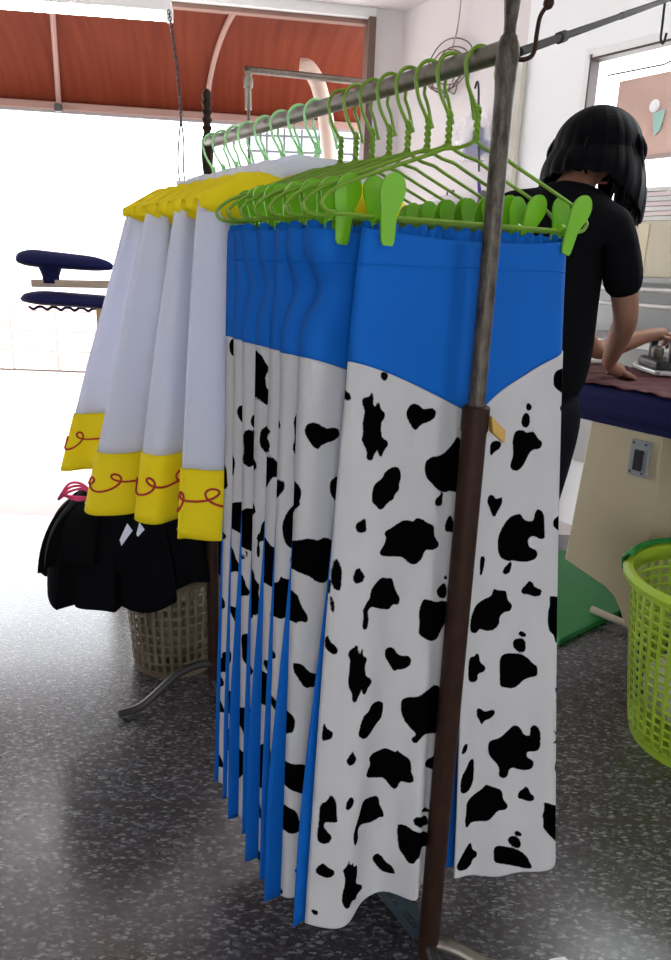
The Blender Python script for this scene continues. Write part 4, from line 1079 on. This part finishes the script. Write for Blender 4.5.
# coil of old wire hangers on the wall
wc = empty('wire_coil', W(.47, 2.34, .03), TZ, 'tangle of thin brown wire loops hanging on the wall by a cord', 'wire')
WIREM = mat('brown_wire', (.16, .11, .09), .5, metal=.4)
for k, (r_, dx, dz) in enumerate(((.165, 0, 0), (.135, -.02, -.03), (.105, -.01, -.06), (.075, -.015, -.085), (.12, .05, -.02))):
    m = MB(); m.tube([(dx+r_*1.15*cos(a), -.006*k+.008*sin(3*a), dz+r_*.75*sin(a)) for a in [pi*1.95*q/36-.3 for q in range(37)]], .0038, 6); m.build('loop', WIREM, wc)
m = MB(); m.tube(bez([(.07, -.01, .40), (.075, -.01, .28), (.065, -.012, .16), (.04, -.012, .08), (.06, -.012, .03), (.02, -.012, .06)], 6), .004, 6); m.build('cord', mat('pink_grey_cord', (.42, .33, .31), .7), wc)
m = MB(); m.tube(bez([(-.02, -.01, -.11), (0, -.01, -.17), (.02, -.012, -.14), (.08, -.012, -.16), (.10, -.012, -.10)], 6), .0035, 6); m.build('loose_end', WIREM, wc)
# hanging bag of spools
bg_ = empty('plastic_bag', W(.79, 1.84, .09), TZ, 'clear plastic bag of violet thread spools hanging on the mauve wall', 'bag')
m = MB(); G = []
for j in range(18):
    v = j/17; z = .27-.30*v; r_ = .012+.115*sin(min(1, v*1.15)*pi*.62)**1.3*(1-.35*max(0, v-.7)/.3)
    G.append([(r_*cos(a)*(1+.10*sin(5*a+v*6)), r_*.62*sin(a)*(1+.10*sin(7*a)), z) for a in [2*pi*k/28 for k in range(28)]])
m.grid(G, closed_u=True)
def bagm():
    m = bpy.data.materials.new('clear_plastic'); m.use_nodes = True; nt = m.node_tree; N = nt.nodes
    p = N['Principled BSDF']; p.inputs['Base Color'].default_value = (.9, .9, .96, 1); p.inputs['Roughness'].default_value = .15; p.inputs['Alpha'].default_value = .3; return m
m.build('bag_film', bagm(), bg_)
VIO = mat('violet_thread', (.05, .035, .22), .7)
for i, (x, z) in enumerate(((-.045, .0), (.015, -.005), (.06, .01), (-.02, .065), (.04, .07))):
    m = MB(); m.lathe([(.014, -.03), (.034, -.028), (.026, .028), (.008, .035)], (x, -.005*i+.01, z+.03), 14, axis=(.3*(-1)**i, .1, 1)); m.build('thread_spool', VIO if i != 3 else PAINTW, bg_)
m = MB(); m.tube(bez([(.06, -.08, .30), (.075, -.08, .33), (.09, -.08, .28), (.11, -.08, .1), (.13, -.08, -.02), (.14, -.08, -.10)], 6), .006, 6)
o = m.build('black_hook_rod', PBLACK); o.location = W(.79, 1.84, .09); o.rotation_euler = (0, 0, TZ); tag(o, 'thin black hooked rod hanging in front of the thread bag', 'rod')
# wall shelf with pale lidded pot and a purple pen cup
ws = empty('wall_shelf', W(.72, 1.545, .15), TZ, 'narrow white shelf fixed to the mauve wall behind the hangers', 'shelf')
m = MB(); m.box((0, 0, -.012), (.60, .30, .024)); m.build('board', PAINTW, ws, smooth=False, bevel=.003)
for x in (-.2, .2):
    m = MB(); m.bar((x, .14, -.15), (x, -.10, -.024), .02, .015); m.build('bracket', DSTEEL, ws, smooth=False)
pt = empty('lidded_pot', W(.70, 1.546, .15), TZ, 'pale round lidded pot on the white wall shelf', 'pot')
m = MB(); m.lathe([(.11, 0), (.125, .01), (.13, .05)], (0, 0, 0), 30); m.build('pot_body', mat('pale_enamel', (.62, .60, .60), .3), pt)
m = MB(); m.lathe([(.137, .05), (.134, .06), (.09, .082), (.02, .09)], (0, 0, 0), 30); ld = m.build('lid', mat('pale_lid', (.70, .68, .68), .25), pt)
m = MB(); m.tube([(-.03, 0, .088), (-.025, 0, .115), (.025, 0, .115), (.03, 0, .088)], .005, 8); m.build('lid_handle', STEEL, ld)
pc = empty('thread_cone', W(.93, 1.546, .13), TZ, 'small dark purple thread cone on the wall shelf', 'thread cone')
m = MB(); m.lathe([(.03, 0), (.034, .01), (.016, .10), (.012, .105)], (0, 0, 0), 16); m.build('thread', mat('dark_thread', (.10, .10, .12), .7), pc)
m = MB(); m.lathe([(.010, .10), (.008, .16), (.002, .17)], (0, 0, 0), 12, axis=(-.25, 0, 1)); m.build('cone_tip', VIO, pc)
